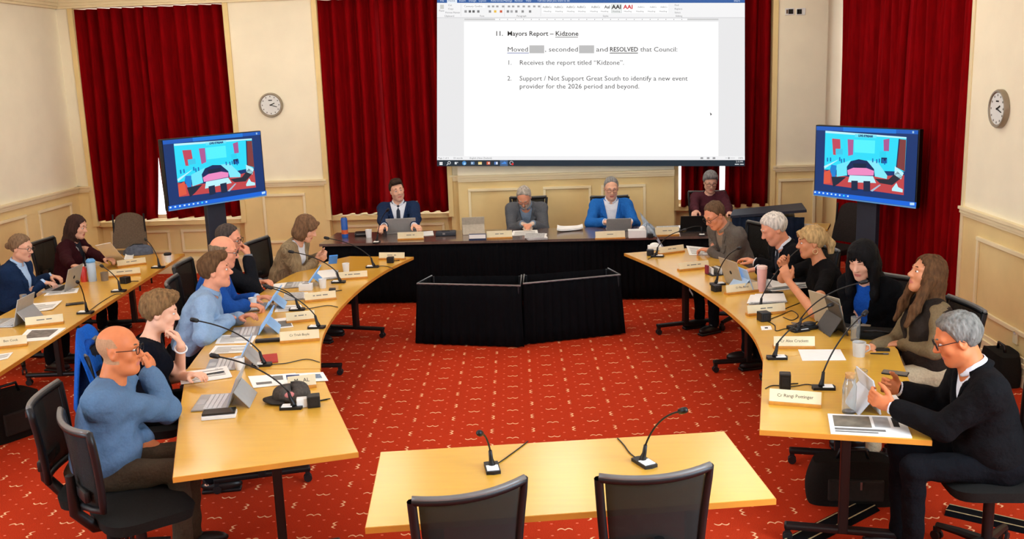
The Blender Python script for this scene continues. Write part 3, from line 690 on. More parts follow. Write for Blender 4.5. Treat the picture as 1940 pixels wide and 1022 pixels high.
def person(key, label, sp, h=.0075, hc=.010):
    k = skeleton(sp); th = rad(sp['face']-90)
    Rz = np.array([[math.cos(th), -math.sin(th), 0], [math.sin(th), math.cos(th), 0], [0, 0, 1]])
    hx = sp['head']; hz = k['hc'][2]
    tgt = P(hx[0], hx[1], hz)
    if sp.get('Y'): tgt = PY(hx[0], hx[1], sp['Y'])
    root = tgt-Rz@k['hc']; dz = root[2] if sp.get('Y') else 0
    root[2] = 0
    if dz:                                   # the sight line fixes the head height: sit the whole figure taller or lower
        sp = dict(sp); sp['seat'] = sp.get('seat', .50)+dz; k = skeleton(sp)
    inv = lambda v: Rz.T@(v-root)
    arms(k, sp, inv)
    t = thing('person', label, 'person', root, th, None)
    sk, lp = sp['skin'], sp.get('lips', LIP); hm = sp.get('hairm')
    body_mesh(k, sp, h, [sk, lp, sp.get('stubm', sk)], t)
    sd = len(PEOPLE)+1; c = sp['top']; kind = c['kind']
    if kind == 'suit':
        top_mesh('jacket', k, sp, hc, c['m'], t, grow=.012, send=.86, vneck=(c.get('v', .2), c.get('vw', .085)), lapel=c.get('lm', c['m']), seed=sd)
        top_mesh('shirt', k, sp, hc, c['shirt'], t, grow=-.002, torso_only=True, fold=.001, seed=sd, hem=.0)
        collar(k, c['shirt'], t, .066); collar(k, c['m'], t, .074, .030, 2.0, .022, 'jacket_collar', -.004)
        for q in (1, -1):
            W, E = k['W'][q], k['E'][q]; d = nrm(W-E); MB().tube([Vector(W-d*.07), Vector(W+d*.012)], [.040*k['s'], .039*k['s']], 14).build('cuff', c['shirt'], t, smooth=40)
        if c.get('tie'): strip_mesh('tie', k, c['tie'], t, .034, .1, .455*k['s'], hc, .006, sp, taper=.45)
    elif kind == 'shirt':
        top_mesh('shirt', k, sp, hc, c['m'], t, grow=c.get('grow', .006), sleeve=c.get('sleeve', 'long'), vneck=c.get('vneck'), seed=sd, fold=c.get('fold', .003))
        collar(k, c.get('cm', c['m']), t, .068, open_=.6)
        if c.get('inner'): top_mesh('undershirt', k, sp, hc, c['inner'], t, grow=-.004, torso_only=True, fold=.001)
    elif kind == 'cardigan':
        top_mesh('cardigan', k, sp, hc, c['m'], t, grow=.012, vneck=c.get('v', (.02, .07)), lapel=c.get('lm'), seed=sd, fold=.003)
        top_mesh('blouse', k, sp, hc, c['shirt'], t, grow=-.002, torso_only=True, fold=.001, scoop=.006)
    else:
        top_mesh('top', k, sp, hc, c['m'], t, grow=c.get('grow', .004), sleeve=c.get('sleeve', 'long'), scoop=c.get('scoop'), vneck=c.get('vneck'), seed=sd, fold=c.get('fold', .0026))
    if c.get('vest'): top_mesh('vest', k, sp, hc, c['vest'], t, grow=.016, torso_only=True, fold=.002, vneck=(.1, .06))
    trousers(k, sp, .014, sp.get('legs', DARKTROUSER), t); shoes(k, sp.get('shoes', BLACKSHOE), t)
    if sp.get('hair'):
        hair_mesh(k, sp['hair'], hm, t, seed=sd)
    head_bits(k, sp, hm or sk, t)
    PEOPLE[key] = (root, th, k, t)
    return t
LIP = lip_m('soft', (192, 112, 98)); DARKTROUSER = cloth_m('dark_trousers', (15, 15, 18))
# ------------------------------------------------------------------ tables
def offset_poly(poly, d):
    n = len(poly); out = []
    ar = sum(poly[i][0]*poly[(i+1) % n][1]-poly[(i+1) % n][0]*poly[i][1] for i in range(n)); sg = 1 if ar > 0 else -1
    for i in range(n):
        a, b, c = [np.array(poly[(i+j-1) % n][:2], float) for j in range(3)]
        n1 = nrm((b-a)[::-1]*np.array([1, -1]))*sg; n2 = nrm((c-b)[::-1]*np.array([1, -1]))*sg
        m = nrm(n1+n2); out.append(tuple(b+m*d/max(.4, m@n1)))
    return out
def caster(b, x, y, M=None):
    b.box((x, y, .062), (.03, .03, .03), M); b.tube([(x-.022, y, .028), (x-.008, y, .028)], .027, 12, M); b.tube([(x+.008, y, .028), (x+.022, y, .028)], .027, 12, M)
def table(label, poly, legs, top=WOOD, edge=WOOD_EDGE, th=.028, name='meeting_table'):
    c = np.mean(np.array(poly), 0); t = thing(name, label, 'table', (c[0], c[1], 0))
    q = [(p[0]-c[0], p[1]-c[1]) for p in poly]; n = len(q)
    MB().prism(q, TZ-th, TZ).build('tabletop', top, t)
    o = offset_poly(q, .003); b = MB()
    for i in range(n):
        j = (i+1) % n; V = [b.bm.verts.new((*p, z)) for p, z in ((q[i], TZ-.0015), (q[j], TZ-.0015), (o[j], TZ-.0015), (o[i], TZ-.0015), (q[i], TZ-th-.001), (q[j], TZ-th-.001), (o[j], TZ-th-.001), (o[i], TZ-th-.001))]
        for f in ((0, 1, 2, 3), (3, 2, 6, 7), (4, 7, 6, 5)): b.bm.faces.new([V[k] for k in f])
    b.build('edge_band', edge, t)
    for x, y, a in legs:
        M = Matrix.Translation((x-c[0], y-c[1], 0))@Matrix.Rotation(a, 4, 'Z')
        lg = MB().box((0, 0, .38), (.07, .05, .60), M, bev=.008).box((0, 0, TZ-th-.02), (.06, .60, .03), M, bev=.005).box((0, 0, .092), (.055, .62, .035), M, bev=.012).build('leg', BLACK, t)
        for s in (-.29, .29):
            b = MB(); caster(b, 0, s, M); b.build('caster', DKMETAL, lg)
    return t
def arc(pts, k=5):                      # Catmull-Rom through the given points
    pts = [np.array(p, float) for p in pts]; out = []
    for i in range(len(pts)-1):
        p0, p1, p2, p3 = pts[max(0, i-1)], pts[i], pts[i+1], pts[min(len(pts)-1, i+2)]
        for j in range(k):
            t = j/k; out.append(tuple(.5*((2*p1)+(-p0+p2)*t+(2*p0-5*p1+4*p2-p3)*t*t+(-p0+3*p1-3*p2+p3)*t**3)))
    out.append(tuple(pts[-1])); return out
LIN = arc([(-1.542, 10.066), (-1.709, 9.448), (-1.81, 8.732), (-1.845, 7.80), (-1.78, 6.95), (-1.605, 6.14)])
LOUT = arc([(-2.525, 6.20), (-2.63, 6.95), (-2.70, 7.80), (-2.70, 8.75), (-2.62, 9.4), (-2.42, 9.95), (-2.25, 10.2)])
table('curved maple table on the left, between the seated councillors and the open floor', LIN+LOUT, [(-2.06, 6.7, rad(100)), (-2.28, 8.3, rad(90)), (-2.1, 9.6, rad(75))])
LEND = [(-1.608, 6.128), (-1.446, 5.686), (-1.061, 4.679), (-1.919, 4.392), (-2.22, 5.259), (-2.528, 6.188)]
table('maple end table of the left curve, by the man in the blue-grey sweatshirt', LEND, [(-1.55, 4.86, rad(-73)), (-1.98, 5.9, rad(-73))])
RIN = arc([(.68, 9.967), (.881, 9.382), (1.093, 8.626), (1.219, 8.045), (1.318, 7.40), (1.362, 6.75), (1.315, 6.15)])
ROUT = arc([(2.235, 6.45), (2.21, 6.85), (2.08, 7.5), (1.96, 8.25), (1.82, 8.9), (1.66, 9.6), (1.52, 10.2)])
table('curved maple table on the right, in front of the row of people facing left', RIN+ROUT, [(1.80, 6.75, rad(85)), (1.62, 8.2, rad(98)), (1.25, 9.5, rad(108))])
REND = [(1.312, 6.142), (1.035, 4.895), (1.853, 4.711), (2.222, 6.30), (2.234, 6.44)]
table('maple end table of the right curve, by the grey-haired man in black', REND, [(1.52, 5.02, rad(78)), (1.80, 6.1, rad(78))])
table('long straight maple table along the left wall, partly out of the picture', [(-4.225, 10.621), (-3.80, 5.8), (-4.60, 5.72), (-5.0, 10.70)], [(-4.45, 6.3, rad(95)), (-4.5, 8.2, rad(95)), (-4.64, 10.1, rad(95))])
near = [(-.939, 4.674), (.843, 4.881), (.932, 4.063), (-.857, 3.831)]
table('rectangular maple witness table in the foreground with two microphones', near, [(-.62, 4.29, rad(6.6)), (.62, 4.45, rad(6.6))])
# head table with its cloth skirt
def pleat(name, a, b_, z0, z1, m, parent, flare=.0, wl=.07, amp=.010):
    a, b_ = np.array(a[:2], float), np.array(b_[:2], float); d = b_-a; L = np.linalg.norm(d); d /= L; n = np.array([d[1], -d[0]]); nf = max(2, round(L/wl))
    rnd = random.Random(int(L*1000)); ph = [rnd.uniform(.5, 1.3) for _ in range(nf+2)]
    def f(u, v):
        q = u*nf; i = int(min(q, nf-.001)); A = amp*ph[i]*(1.15-.5*v); o = A*math.sin(2*PI*q)+flare*(1-v)*1.0
        p = a+d*L*u+n*o+d*flare*(1-v)*(2*u-1)*.6; return (p[0], p[1], z0+(z1-z0)*v)
    return MB().grid(f, nf*6, 5, th=.004).build(name, m, parent, smooth=True)
t = thing('head_table', 'dark brown head table with a pleated black cloth skirt below the screen', 'table', (-.35, 11.35, 0))
HT = [(-2.78, 11.02), (2.1, 10.86), (2.13, 11.64), (-2.75, 11.82)]; q = [(x+.35, y-11.35) for x, y in HT]
MB().prism(q, TZ-.03, TZ).build('tabletop', DARKWOOD, t)
o = offset_poly(q, -.03)
pleat('table_skirt', o[0], o[1], .015, TZ-.03, BLACKCLOTH, t, flare=.012); pleat('table_skirt', o[1], o[2], .015, TZ-.03, BLACKCLOTH, t); pleat('table_skirt', o[3], o[0], .015, TZ-.03, BLACKCLOTH, t)
for x in (-2.1, -.7, .7, 2.1): MB().box((x, .05, .35), (.05, .5, .70), bev=.01).build('leg', BLACK, t)
# two low cloth-skirted enclosures on the floor before it
def enclosure(label, top):
    top = [np.array(p[:2]) for p in top]; c = np.mean(top, 0); t = thing('skirted_enclosure', label, 'floor skirt', (c[0], c[1], 0), 0, 'skirted floor enclosures')
    q = [p-c for p in top]
    for i, j in ((0, 1), (1, 2), (2, 3), (3, 0)):
        pleat('skirt_panel', q[i], q[j], .012, .60, BLACKCLOTH, t, flare=.05 if i in (0,) else .0, wl=.085, amp=.012)
    b = MB(); L = [(*p, .605) for p in q]
    b.tube([L[3], L[0], L[1], L[2]], .009, 6).build('rail', METAL, t)
    MB().prism([tuple(p*.97) for p in q], .40, .415).build('inner_shelf', BLACK, t)
    for p in q: MB().tube([(*(p*.96), .0), (*(p*.96), .60)], .012, 8).build('post', DKMETAL, t)
enclosure('left one of the two low black-skirted enclosures on the red carpet', [P(790, 537, .61), P(986, 541, .61), P(988, 521, .61), P(818, 522, .61)])
enclosure('right one of the two low black-skirted enclosures on the red carpet', [P(991, 537, .61), P(1175, 520, .61), P(1152, 508, .61), P(993, 520, .61)])
# ------------------------------------------------------------------ projection screen and its picture
YS = 12.76
t = thing('projection_screen', 'large projection screen above the head table showing a white document window', 'screen', (0, 0, 0))
b = MB(); b.slab([PY(828, 315, YS), PY(1411, 315, YS), PY(1411, -40, YS), PY(828, -40, YS)], .03).build('screen_board', WHITE, t)
_lay = [0]
def spx(x, y, k): p = PY(x, y, YS); return Vector((p[0], YS-.0012*k, p[2]))
def srect(name, x0, y0, x1, y1, col, k, es=1.0):
    m = glow('screen_%02x%02x%02x' % col, col, es); return MB().quad([spx(x0, y1, k), spx(x1, y1, k), spx(x1, y0, k), spx(x0, y0, k)]).build(name, m, t)
def stext(body, x, y, size, col, k=6, bold=0.0, align='LEFT', width=None, name='lettering'):
    m = glow('screen_%02x%02x%02x' % col, col, 1.0); sx = 1.0
    if width:
        me = text_mesh(body, size, bold, align); xs = [v.co.x for v in me.vertices]; sx = width/(max(xs)-min(xs)); bpy.data.meshes.remove(me)
    return lettering(body, size, m, lambda a, c: spx(x+a, y-c, k), t, bold, align, name, sx)
W_ = (255, 255, 255)
srect('window_background', 828, 34, 1411, 304, (232, 232, 233), 1); srect('page', 879, 41, 1361, 296, W_, 2)
srect('title_bar', 828, -40, 1411, 5.5, (44, 92, 160), 2); srect('ribbon', 828, 5.5, 1411, 33, (243, 243, 244), 2); srect('ribbon_border', 828, 33, 1411, 34, (205, 205, 208), 3)
srect('active_tab', 847, -3, 866, 6, (232, 240, 248), 4)
for s, x in (('File', 834), ('Home', 849), ('Insert', 870), ('Design', 888), ('Layout', 907), ('References', 930), ('Mailings', 954), ('Review', 975), ('View', 996), ('Tell me what you want to do', 1018), ('Share', 1390)):
    stext(s, x, 1.5, 5.2, (60, 80, 130) if s == 'Home' else (220, 232, 246))
srect('ruler_end', 880, 35.5, 938, 38, (200, 200, 200), 3); srect('ruler', 938, 35.5, 1302, 38, W_, 3); srect('ruler_end', 1302, 35.5, 1361, 38, (200, 200, 200), 3)
for i in range(24): srect('ruler_mark', 946+i*15, 36, 947.2+i*15, 37.6, (120, 120, 122), 4)
srect('style_gallery', 1027, 7.5, 1266, 25, W_, 3); srect('selected_style', 1158, 8, 1178, 24.5, (205, 212, 210), 4); srect('selected_style', 1159, 9, 1177, 23.5, (236, 238, 237), 5)
for i, x in enumerate((1028, 1050, 1073, 1093, 1120)): stext('AaBbCc', x, 13.5, 6, (60, 60, 62), width=17)
stext('AaI', 1145, 13.5, 8, (30, 30, 32), bold=.15); stext('AAI', 1159, 13.5, 10.5, (25, 25, 27), bold=.35, width=18); stext('AAI', 1181, 13.5, 10.5, (214, 40, 48), bold=.35, width=18)
for x in (1208, 1231, 1251): stext('AaBbCc', x, 13.5, 4.5, (120, 120, 122), width=13)
for x in (1030, 1052, 1074, 1095, 1118, 1138, 1160, 1182, 1205, 1227, 1249): stext('Heading', x, 21.5, 4, (110, 110, 112), width=14)
stext('Century Gothic', 879, 12, 5.5, (70, 70, 72)); srect('font_field', 877, 9, 919, 15, W_, 3)
for s, x, y in (('Cut', 849, 10), ('Copy', 849, 17), ('Format Painter', 844, 24), ('Paste', 832, 20.5), ('Clipboard', 842, 30.5), ('Font', 909, 30.5), ('Paragraph', 979, 30.5), ('Styles', 1142, 30.5), ('Find', 1278, 10), ('Replace', 1278, 17), ('Select', 1278, 24), ('Editing', 1280, 30.5)): stext(s, x, y, 4.6, (105, 105, 108))
for x, c in ((880, (150, 150, 152)), (888, (90, 90, 92)), (895, (90, 90, 92)), (904, (120, 120, 122)), (926, (140, 140, 142)), (936, (236, 190, 60)), (947, (206, 80, 40)), (960, (130, 130, 132)), (967, (170, 170, 172)), (976, (140, 140, 142)), (988, (140, 140, 142)), (1002, (130, 130, 132))): srect('ribbon_icon', x, 19.5, x+4.5, 24, c, 4)
for x in (924, 932, 940, 951, 962, 970, 980, 990, 1000, 1010, 1019): srect('ribbon_icon', x, 10.5, x+4.5, 14, (160, 160, 163), 4)
srect('paste_icon', 834, 9, 841, 17, (205, 205, 200), 4)
for x in (873, 955.5, 1024): srect('ribbon_divider', x, 8, x+.6, 31, (212, 212, 214), 4)
K_ = (30, 30, 30); G_ = (62, 62, 62)
stext('11.', 938, 64, 12.5, K_, bold=.17); stext('Mayors Report –', 961, 64, 12.5, K_, bold=.17, width=87); stext('Kidzone', 1052, 64, 12.5, K_, bold=.17, width=43)
srect('underline', 1052, 70, 1095, 71, K_, 6)
stext('Moved', 961, 94, 12.5, G_, width=38); srect('underline', 961, 100, 1002, 101, (50, 80, 160), 6); srect('grey_field', 1003, 86, 1031, 101, (190, 190, 190), 5)
stext(', seconded', 1032, 94, 12.5, G_, width=62); srect('grey_field', 1097, 86, 1125.5, 101, (190, 190, 190), 5); stext('and', 1129, 94, 12.5, G_, width=22); stext('RESOLVED', 1155, 94, 12, K_, bold=.17, width=53); srect('underline', 1155, 100, 1208.5, 101.3, K_, 6); stext('that Council:', 1213, 94, 12.5, G_, width=70)
stext('1.', 961, 119, 12, G_); stext('Receives the report titled “Kidzone”.', 984, 119, 12.5, G_, width=197)
stext('2.', 961, 149, 12, G_); stext('Support / Not Support Great South to identify a new event', 984, 149, 12.5, G_, width=318); stext('provider for the 2026 period and beyond.', 984, 164, 12.5, G_, width=226)
m = glow('screen_1e1e1e', K_); MB().quad([spx(1345, 213, 6), spx(1346, 219.5, 6), spx(1347.2, 217.5, 6), spx(1349, 217.3, 6)]).build('pointer', m, t)
srect('status_bar', 828, 296, 1411, 303.5, (242, 242, 243), 3); srect('taskbar', 828, 303.5, 1411, 315, (27, 42, 54), 3)
stext('Page 1 of 1', 830, 299.8, 4.6, (110, 110, 112)); stext('23 words', 859, 299.8, 4.6, (110, 110, 112)); stext('English (New Zealand)', 890, 299.8, 4.6, (110, 110, 112))
for x in (1327, 1339, 1350): srect('view_icon', x, 298, x+5, 301.5, (150, 150, 152), 5)
stext('100%', 1398, 299.8, 4.6, (110, 110, 112)); srect('zoom_slider', 1374, 299.3, 1392, 300, (170, 170, 172), 5); srect('zoom_handle', 1380, 298, 1381.5, 301.5, (90, 90, 92), 6)
def spoly(name, pts, col, k): m = glow('screen_%02x%02x%02x' % col, col); return MB().quad([spx(x, y, k) for x, y in pts][::-1]).build(name, m, t)
def sring(name, cx, cy, r0, col, k, r1=0): return spoly(name, [(cx+r0*math.cos(a), cy+r0*math.sin(a)) for a in [2*PI*j/16 for j in range(16)]], col, k)
for x, y in ((832.8, 307.2), (835.8, 307.2), (832.8, 310.2), (835.8, 310.2)): srect('start_icon', x, y, x+2.6, y+2.6, W_, 5)
sring('search_icon', 851, 308.6, 3, (225, 228, 230), 5); sring('search_icon', 851, 308.6, 1.9, (27, 42, 54), 6); spoly('search_icon', [(848.4, 310.2), (849.2, 311), (846.8, 313.6), (846, 312.8)], (225, 228, 230), 5)
srect('task_view_icon', 861.5, 307, 865.5, 311.5, (215, 220, 224), 5); srect('task_view_icon', 866.5, 307, 867.7, 309, (215, 220, 224), 5)
sring('browser_icon', 879.6, 309.3, 4, (70, 140, 205), 5); sring('browser_icon', 880.4, 310.3, 2.2, (160, 205, 235), 6)
srect('mail_icon', 892, 306.5, 899, 312, (92, 128, 172), 5); srect('mail_icon', 893, 307.5, 896, 311, (190, 208, 226), 6)
srect('folder_icon', 906, 306.8, 913, 312, (226, 196, 120), 5); srect('folder_icon', 906, 309, 913, 312, (238, 218, 160), 6)
srect('slides_icon', 922, 306.3, 928.6, 312.2, (214, 96, 62), 5); srect('slides_icon', 925, 307.6, 927.6, 311, (242, 220, 210), 6)
srect('document_icon', 936.5, 306.5, 943.2, 312, (90, 128, 190), 5); srect('document_icon', 940, 307, 942.8, 311.6, (232, 236, 244), 6)
srect('active_task', 947.4, 303.8, 962, 314.6, (66, 98, 140), 4); spoly('cloud_icon', [(950, 310.8), (951, 308.4), (953.6, 308.4), (955, 306), (957.8, 307), (959.4, 308.8), (959.6, 310.8)], (70, 140, 225), 5)
sring('recorder_icon', 969, 308.8, 3.6, (200, 204, 208), 5); sring('recorder_icon', 969, 308.8, 2.6, (27, 42, 54), 6); sring('recorder_icon', 971, 311, 2.2, (214, 40, 40), 7)
stext('2:15 PM', 1394, 306.6, 4.4, (235, 238, 240), width=13); srect('date_line', 1392, 310.6, 1400, 312.4, (205, 210, 214), 5); srect('date_line', 1402, 310.6, 1409, 312.4, (205, 210, 214), 5)
# ------------------------------------------------------------------ televisions
CR = [(62, 45), (1240, 75), (1205, 985), (40, 865)]        # outline of the set in the study drawing, to unit coordinates
A_ = []; 
for (x, y), (u, v) in zip(CR, ((0, 1), (1, 1), (1, 0), (0, 0))): A_ += [[x, y, 1, 0, 0, 0, -u*x, -u*y], [0, 0, 0, x, y, 1, -v*x, -v*y]]
H_ = np.append(np.linalg.solve(np.array(A_, float), np.array([c for p in ((0, 1), (1, 1), (1, 0), (0, 0)) for c in p], float)), 1).reshape(3, 3)
def tv(label, loc, yaw, base_h):
    W, Hh = 1.37, .775
    t = thing('television', label, 'television', (loc[0], loc[1], 0), yaw, 'televisions on stands')
    b = MB().box((0, .03, loc[2]), (W, .055, Hh), bev=.008).build('panel', BLACK, t)
    stand = MB().box((0, .10, (loc[2]+.05)/2+.0), (.26, .06, loc[2]-.05), bev=.01).build('stand_column', mat('blue_grey_metal', (42, 48, 60), .5, .4, .05, 20), t)
    MB().box((0, .10, .03), (.85, .60, .05), bev=.02).build('stand_base', BLACK, t)
    uv = lambda x, y: (lambda q: (q[0]/q[2], q[1]/q[2]))(H_@np.array([x, y, 1.]))
    def T(u, v, k): return Vector(((u-.5)*W, -.0002-.0012*k, loc[2]+(v-.5)*Hh))
    def poly(name, pts, col, k, par=None):
        m = glow('tv_%02x%02x%02x' % col, col, 1.0); return MB().quad([T(*uv(*p), k) for p in pts][::-1]).build(name, m, par or t)
    scr = MB().quad([T(.012, .025, 1), T(.988, .025, 1), T(.988, .985, 1), T(.012, .985, 1)]).build('screen', glow('tv_navy', (14, 52, 112), 1.0), t)
    r = lambda n, x0, y0, x1, y1, c, k: poly(n, [(x0, y0), (x1, y0), (x1, y1), (x0, y1)], c, k, scr)
    cy, wh, rd, dk, pk = (44, 222, 252), (190, 244, 255), (196, 72, 92), (12, 40, 92), (240, 140, 196)
    poly('top_bar', [(75, 60), (1225, 85), (1222, 130), (75, 105)], (24, 92, 190), 2, scr); poly('sky_strip', [(380, 66), (980, 80), (978, 128), (380, 112)], (24, 120, 220), 3, scr)
    poly('room_wall', [(178, 112), (1095, 170), (1080, 560), (165, 560)], cy, 3, scr); poly('cornice', [(180, 110), (1095, 165), (1095, 182), (180, 135)], wh, 4, scr)
    poly('sign', [(515, 140), (760, 150), (758, 185), (515, 178)], (96, 226, 250), 4, scr)
    poly('curtain_picture', [(255, 198), (348, 205), (352, 310), (300, 388), (268, 385)], rd, 4, scr); poly('curtain_picture', [(432, 203), (500, 207), (494, 380), (440, 395)], (176, 92, 150), 4, scr)
    poly('curtain_picture', [(838, 200), (905, 185), (900, 330), (842, 330)], (170, 90, 150), 4, scr); poly('curtain_picture', [(1022, 190), (1092, 196), (1080, 560), (990, 515)], (128, 60, 62), 4, scr); poly('curtain_edge', [(1010, 186), (1024, 188), (992, 518), (982, 512)], dk, 5, scr)
    poly('screen_picture', [(505, 205), (745, 212), (740, 362), (508, 352)], (84, 244, 255), 4, scr); r('set_picture', 297, 315, 378, 380, (60, 200, 236), 5); r('set_picture', 795, 335, 868, 402, (40, 214, 244), 5); r('set_stand', 815, 405, 880, 470, dk, 5)
    poly('floor_picture', [(165, 560), (300, 620), (480, 640), (1075, 600), (1070, 832), (160, 728)], (196, 70, 74), 4, scr); poly('floor_glow', [(165, 590), (235, 560), (240, 715), (160, 722)], (226, 90, 66), 5, scr)
    poly('table_ring', [(425, 520), (470, 455), (560, 430), (670, 450), (740, 540), (735, 620), (440, 625), (428, 580)], dk, 5, scr); poly('carpet_picture', [(432, 560), (500, 530), (650, 530), (735, 560), (730, 615), (440, 615)], pk, 6, scr)
    poly('skirt_picture', [(495, 480), (655, 478), (640, 528), (505, 525)], (12, 34, 66), 7, scr); poly('table_picture', [(165, 520), (330, 440), (320, 450), (170, 550)], wh, 6, scr)
    poly('table_picture', [(310, 500), (480, 440), (425, 520), (430, 620), (310, 640)], (110, 232, 252), 6, scr); poly('table_picture', [(650, 440), (770, 450), (885, 610), (880, 650), (745, 625), (735, 540)], (130, 236, 252), 6, scr)
    poly('table_picture', [(460, 618), (725, 622), (760, 700), (440, 698)], wh, 7, scr); r('chair_picture', 480, 680, 553, 790, (20, 40, 70), 8); r('chair_picture', 618, 680, 695, 800, (20, 40, 70), 8)
    poly('people_picture', [(250, 500), (310, 510), (300, 640), (260, 640), (235, 560)], (24, 130, 214), 7, scr); poly('shadow_picture', [(250, 640), (420, 640), (330, 720), (270, 760)], (24, 40, 62), 6, scr); poly('shadow_picture', [(745, 650), (900, 655), (1000, 560), (1060, 620), (940, 720), (800, 700)], (40, 42, 56), 6, scr)
    poly('strip_picture', [(695, 790), (800, 715), (815, 722), (720, 800)], (170, 190, 210), 7, scr); poly('paper_picture', [(940, 760), (990, 690), (1010, 740), (1062, 765), (1060, 800), (940, 785)], wh, 7, scr); poly('ledge_picture', [(970, 500), (1070, 575), (1040, 650), (965, 600)], wh, 6, scr)
    for x in (200, 235, 340, 360, 390, 715, 760, 790, 830, 850, 870): r('people_picture', x, 405+(x % 37), x+14, 450+(x % 37), (20, 110, 190), 8)
    poly('task_bar', [(45, 805), (1212, 912), (1207, 965), (42, 850)], (18, 104, 224), 2, scr); poly('bottom_bezel', [(42, 852), (1207, 966), (1205, 984), (40, 864)], (90, 140, 190), 3, scr)
    for i in range(9):
        x = 62+i*47; y = 825+i*4.6; r('task_icon', x-9, y-9, x+9, y+9, (200, 236, 250) if i != 7 else (60, 222, 250), 4)
    r('window_button', 1160, 95, 1180, 120, (160, 196, 226), 4); r('clock_text', 1140, 915, 1190, 945, (190, 226, 250), 4)
    lettering('LIVE STREAM', .030, glow('tv_0e3470', (14, 52, 112)), lambda a, c: (lambda q: Vector(((q[0]-.5)*W+a, -.0002-.0012*6, loc[2]+(q[1]-.5)*Hh+c)))(uv(637, 163)), scr, bold=.002, sx=1.1)
    return t
tv('television on a stand before the left red curtain, beside the clock', (-3.84, 10.84, 1.65), rad(57.5), 0)
tv('television on a stand at the right, in front of the long red curtain', (3.175, 10.24, 1.548), rad(-59.8), 0)
# ------------------------------------------------------------------ clocks, sockets
def clock(label, loc, rz):
    t = thing('wall_clock', label, 'clock', loc, rz); R = Matrix.Rotation(PI/2, 4, 'X')
    MB().lathe([(0, 0), (.16, 0), (.16, .03), (.152, .042), (.140, .042), (.132, .030), (0, .030)], 40, R).build('case', mat('pewter_rim', (152, 140, 118), .4, .5, .05, 30, metal=.3), t, smooth=40)
    MB().lathe([(0, .0315), (.131, .0315)], 36, R).build('dial', mat('pale_dial', (226, 228, 224), .6, .3, .02, 20), t)
    for i in range(12):
        a = 2*PI*i/12; MB().box((.112*math.sin(a), -.033, .112*math.cos(a)), (.012, .002, .016), bev=0).build('hour_mark', GREYINK, t)
    MB().box((0, -.0335, .062), (.05, .002, .012)).build('maker_mark', INK, t)
    for L, a, w_ in ((.072, 66, .011), (.10, 108, .008)):
        M = Matrix.Rotation(rad(a), 4, 'Y'); MB().box((0, -.036, L/2-.012), (w_, .003, L), M).build('hand', INK, t)
    MB().lathe([(0, .030), (.008, .030), (.008, .040), (0, .040)], 12, R).build('hub', INK, t)
clock('round pewter-rimmed clock on the back wall between two red curtains', (PY(514, 199, 13)[0], 12.998, PY(514, 199, 13)[2]), 0)
q = PX(1897, 206, XR); clock('round clock high on the cream right wall', (XR-.002, q[1], q[2]), rad(-90))
for i, (px, lb) in enumerate((((1496, 22), 'left of the two small wall plates high on the right pier of the back wall'), ((1517, 22), 'right of the two small wall plates high on the right pier of the back wall'))):
    q = PY(*px, 13); t = thing('wall_socket', lb, 'wall socket', (q[0], 13.0, q[2]))
    MB().box((0, -.006, 0), (.115, .012, .085), bev=.004).build('plate', WHITE, t); MB().box((.012 if i == 0 else -.02, -.014, 0), (.06, .01, .06), bev=.003).build('connector', INK, t); MB().box((-.035, -.014, 0), (.02, .01, .05), bev=.003).build('switch', mat('brown_plastic', (96, 70, 46), .5, .4, .1, 30), t)
q = PX(1926, 637, XR); t = thing('wall_socket', 'cream double socket low on the right wall above the skirting board', 'wall socket', (XR-.002, q[1], q[2]), rad(-90))
MB().box((0, -.006, 0), (.08, .012, .13), bev=.004).build('plate', CARD, t); MB().box((0, -.014, .03), (.03, .008, .03), bev=.003).build('switch', WHITE, t)
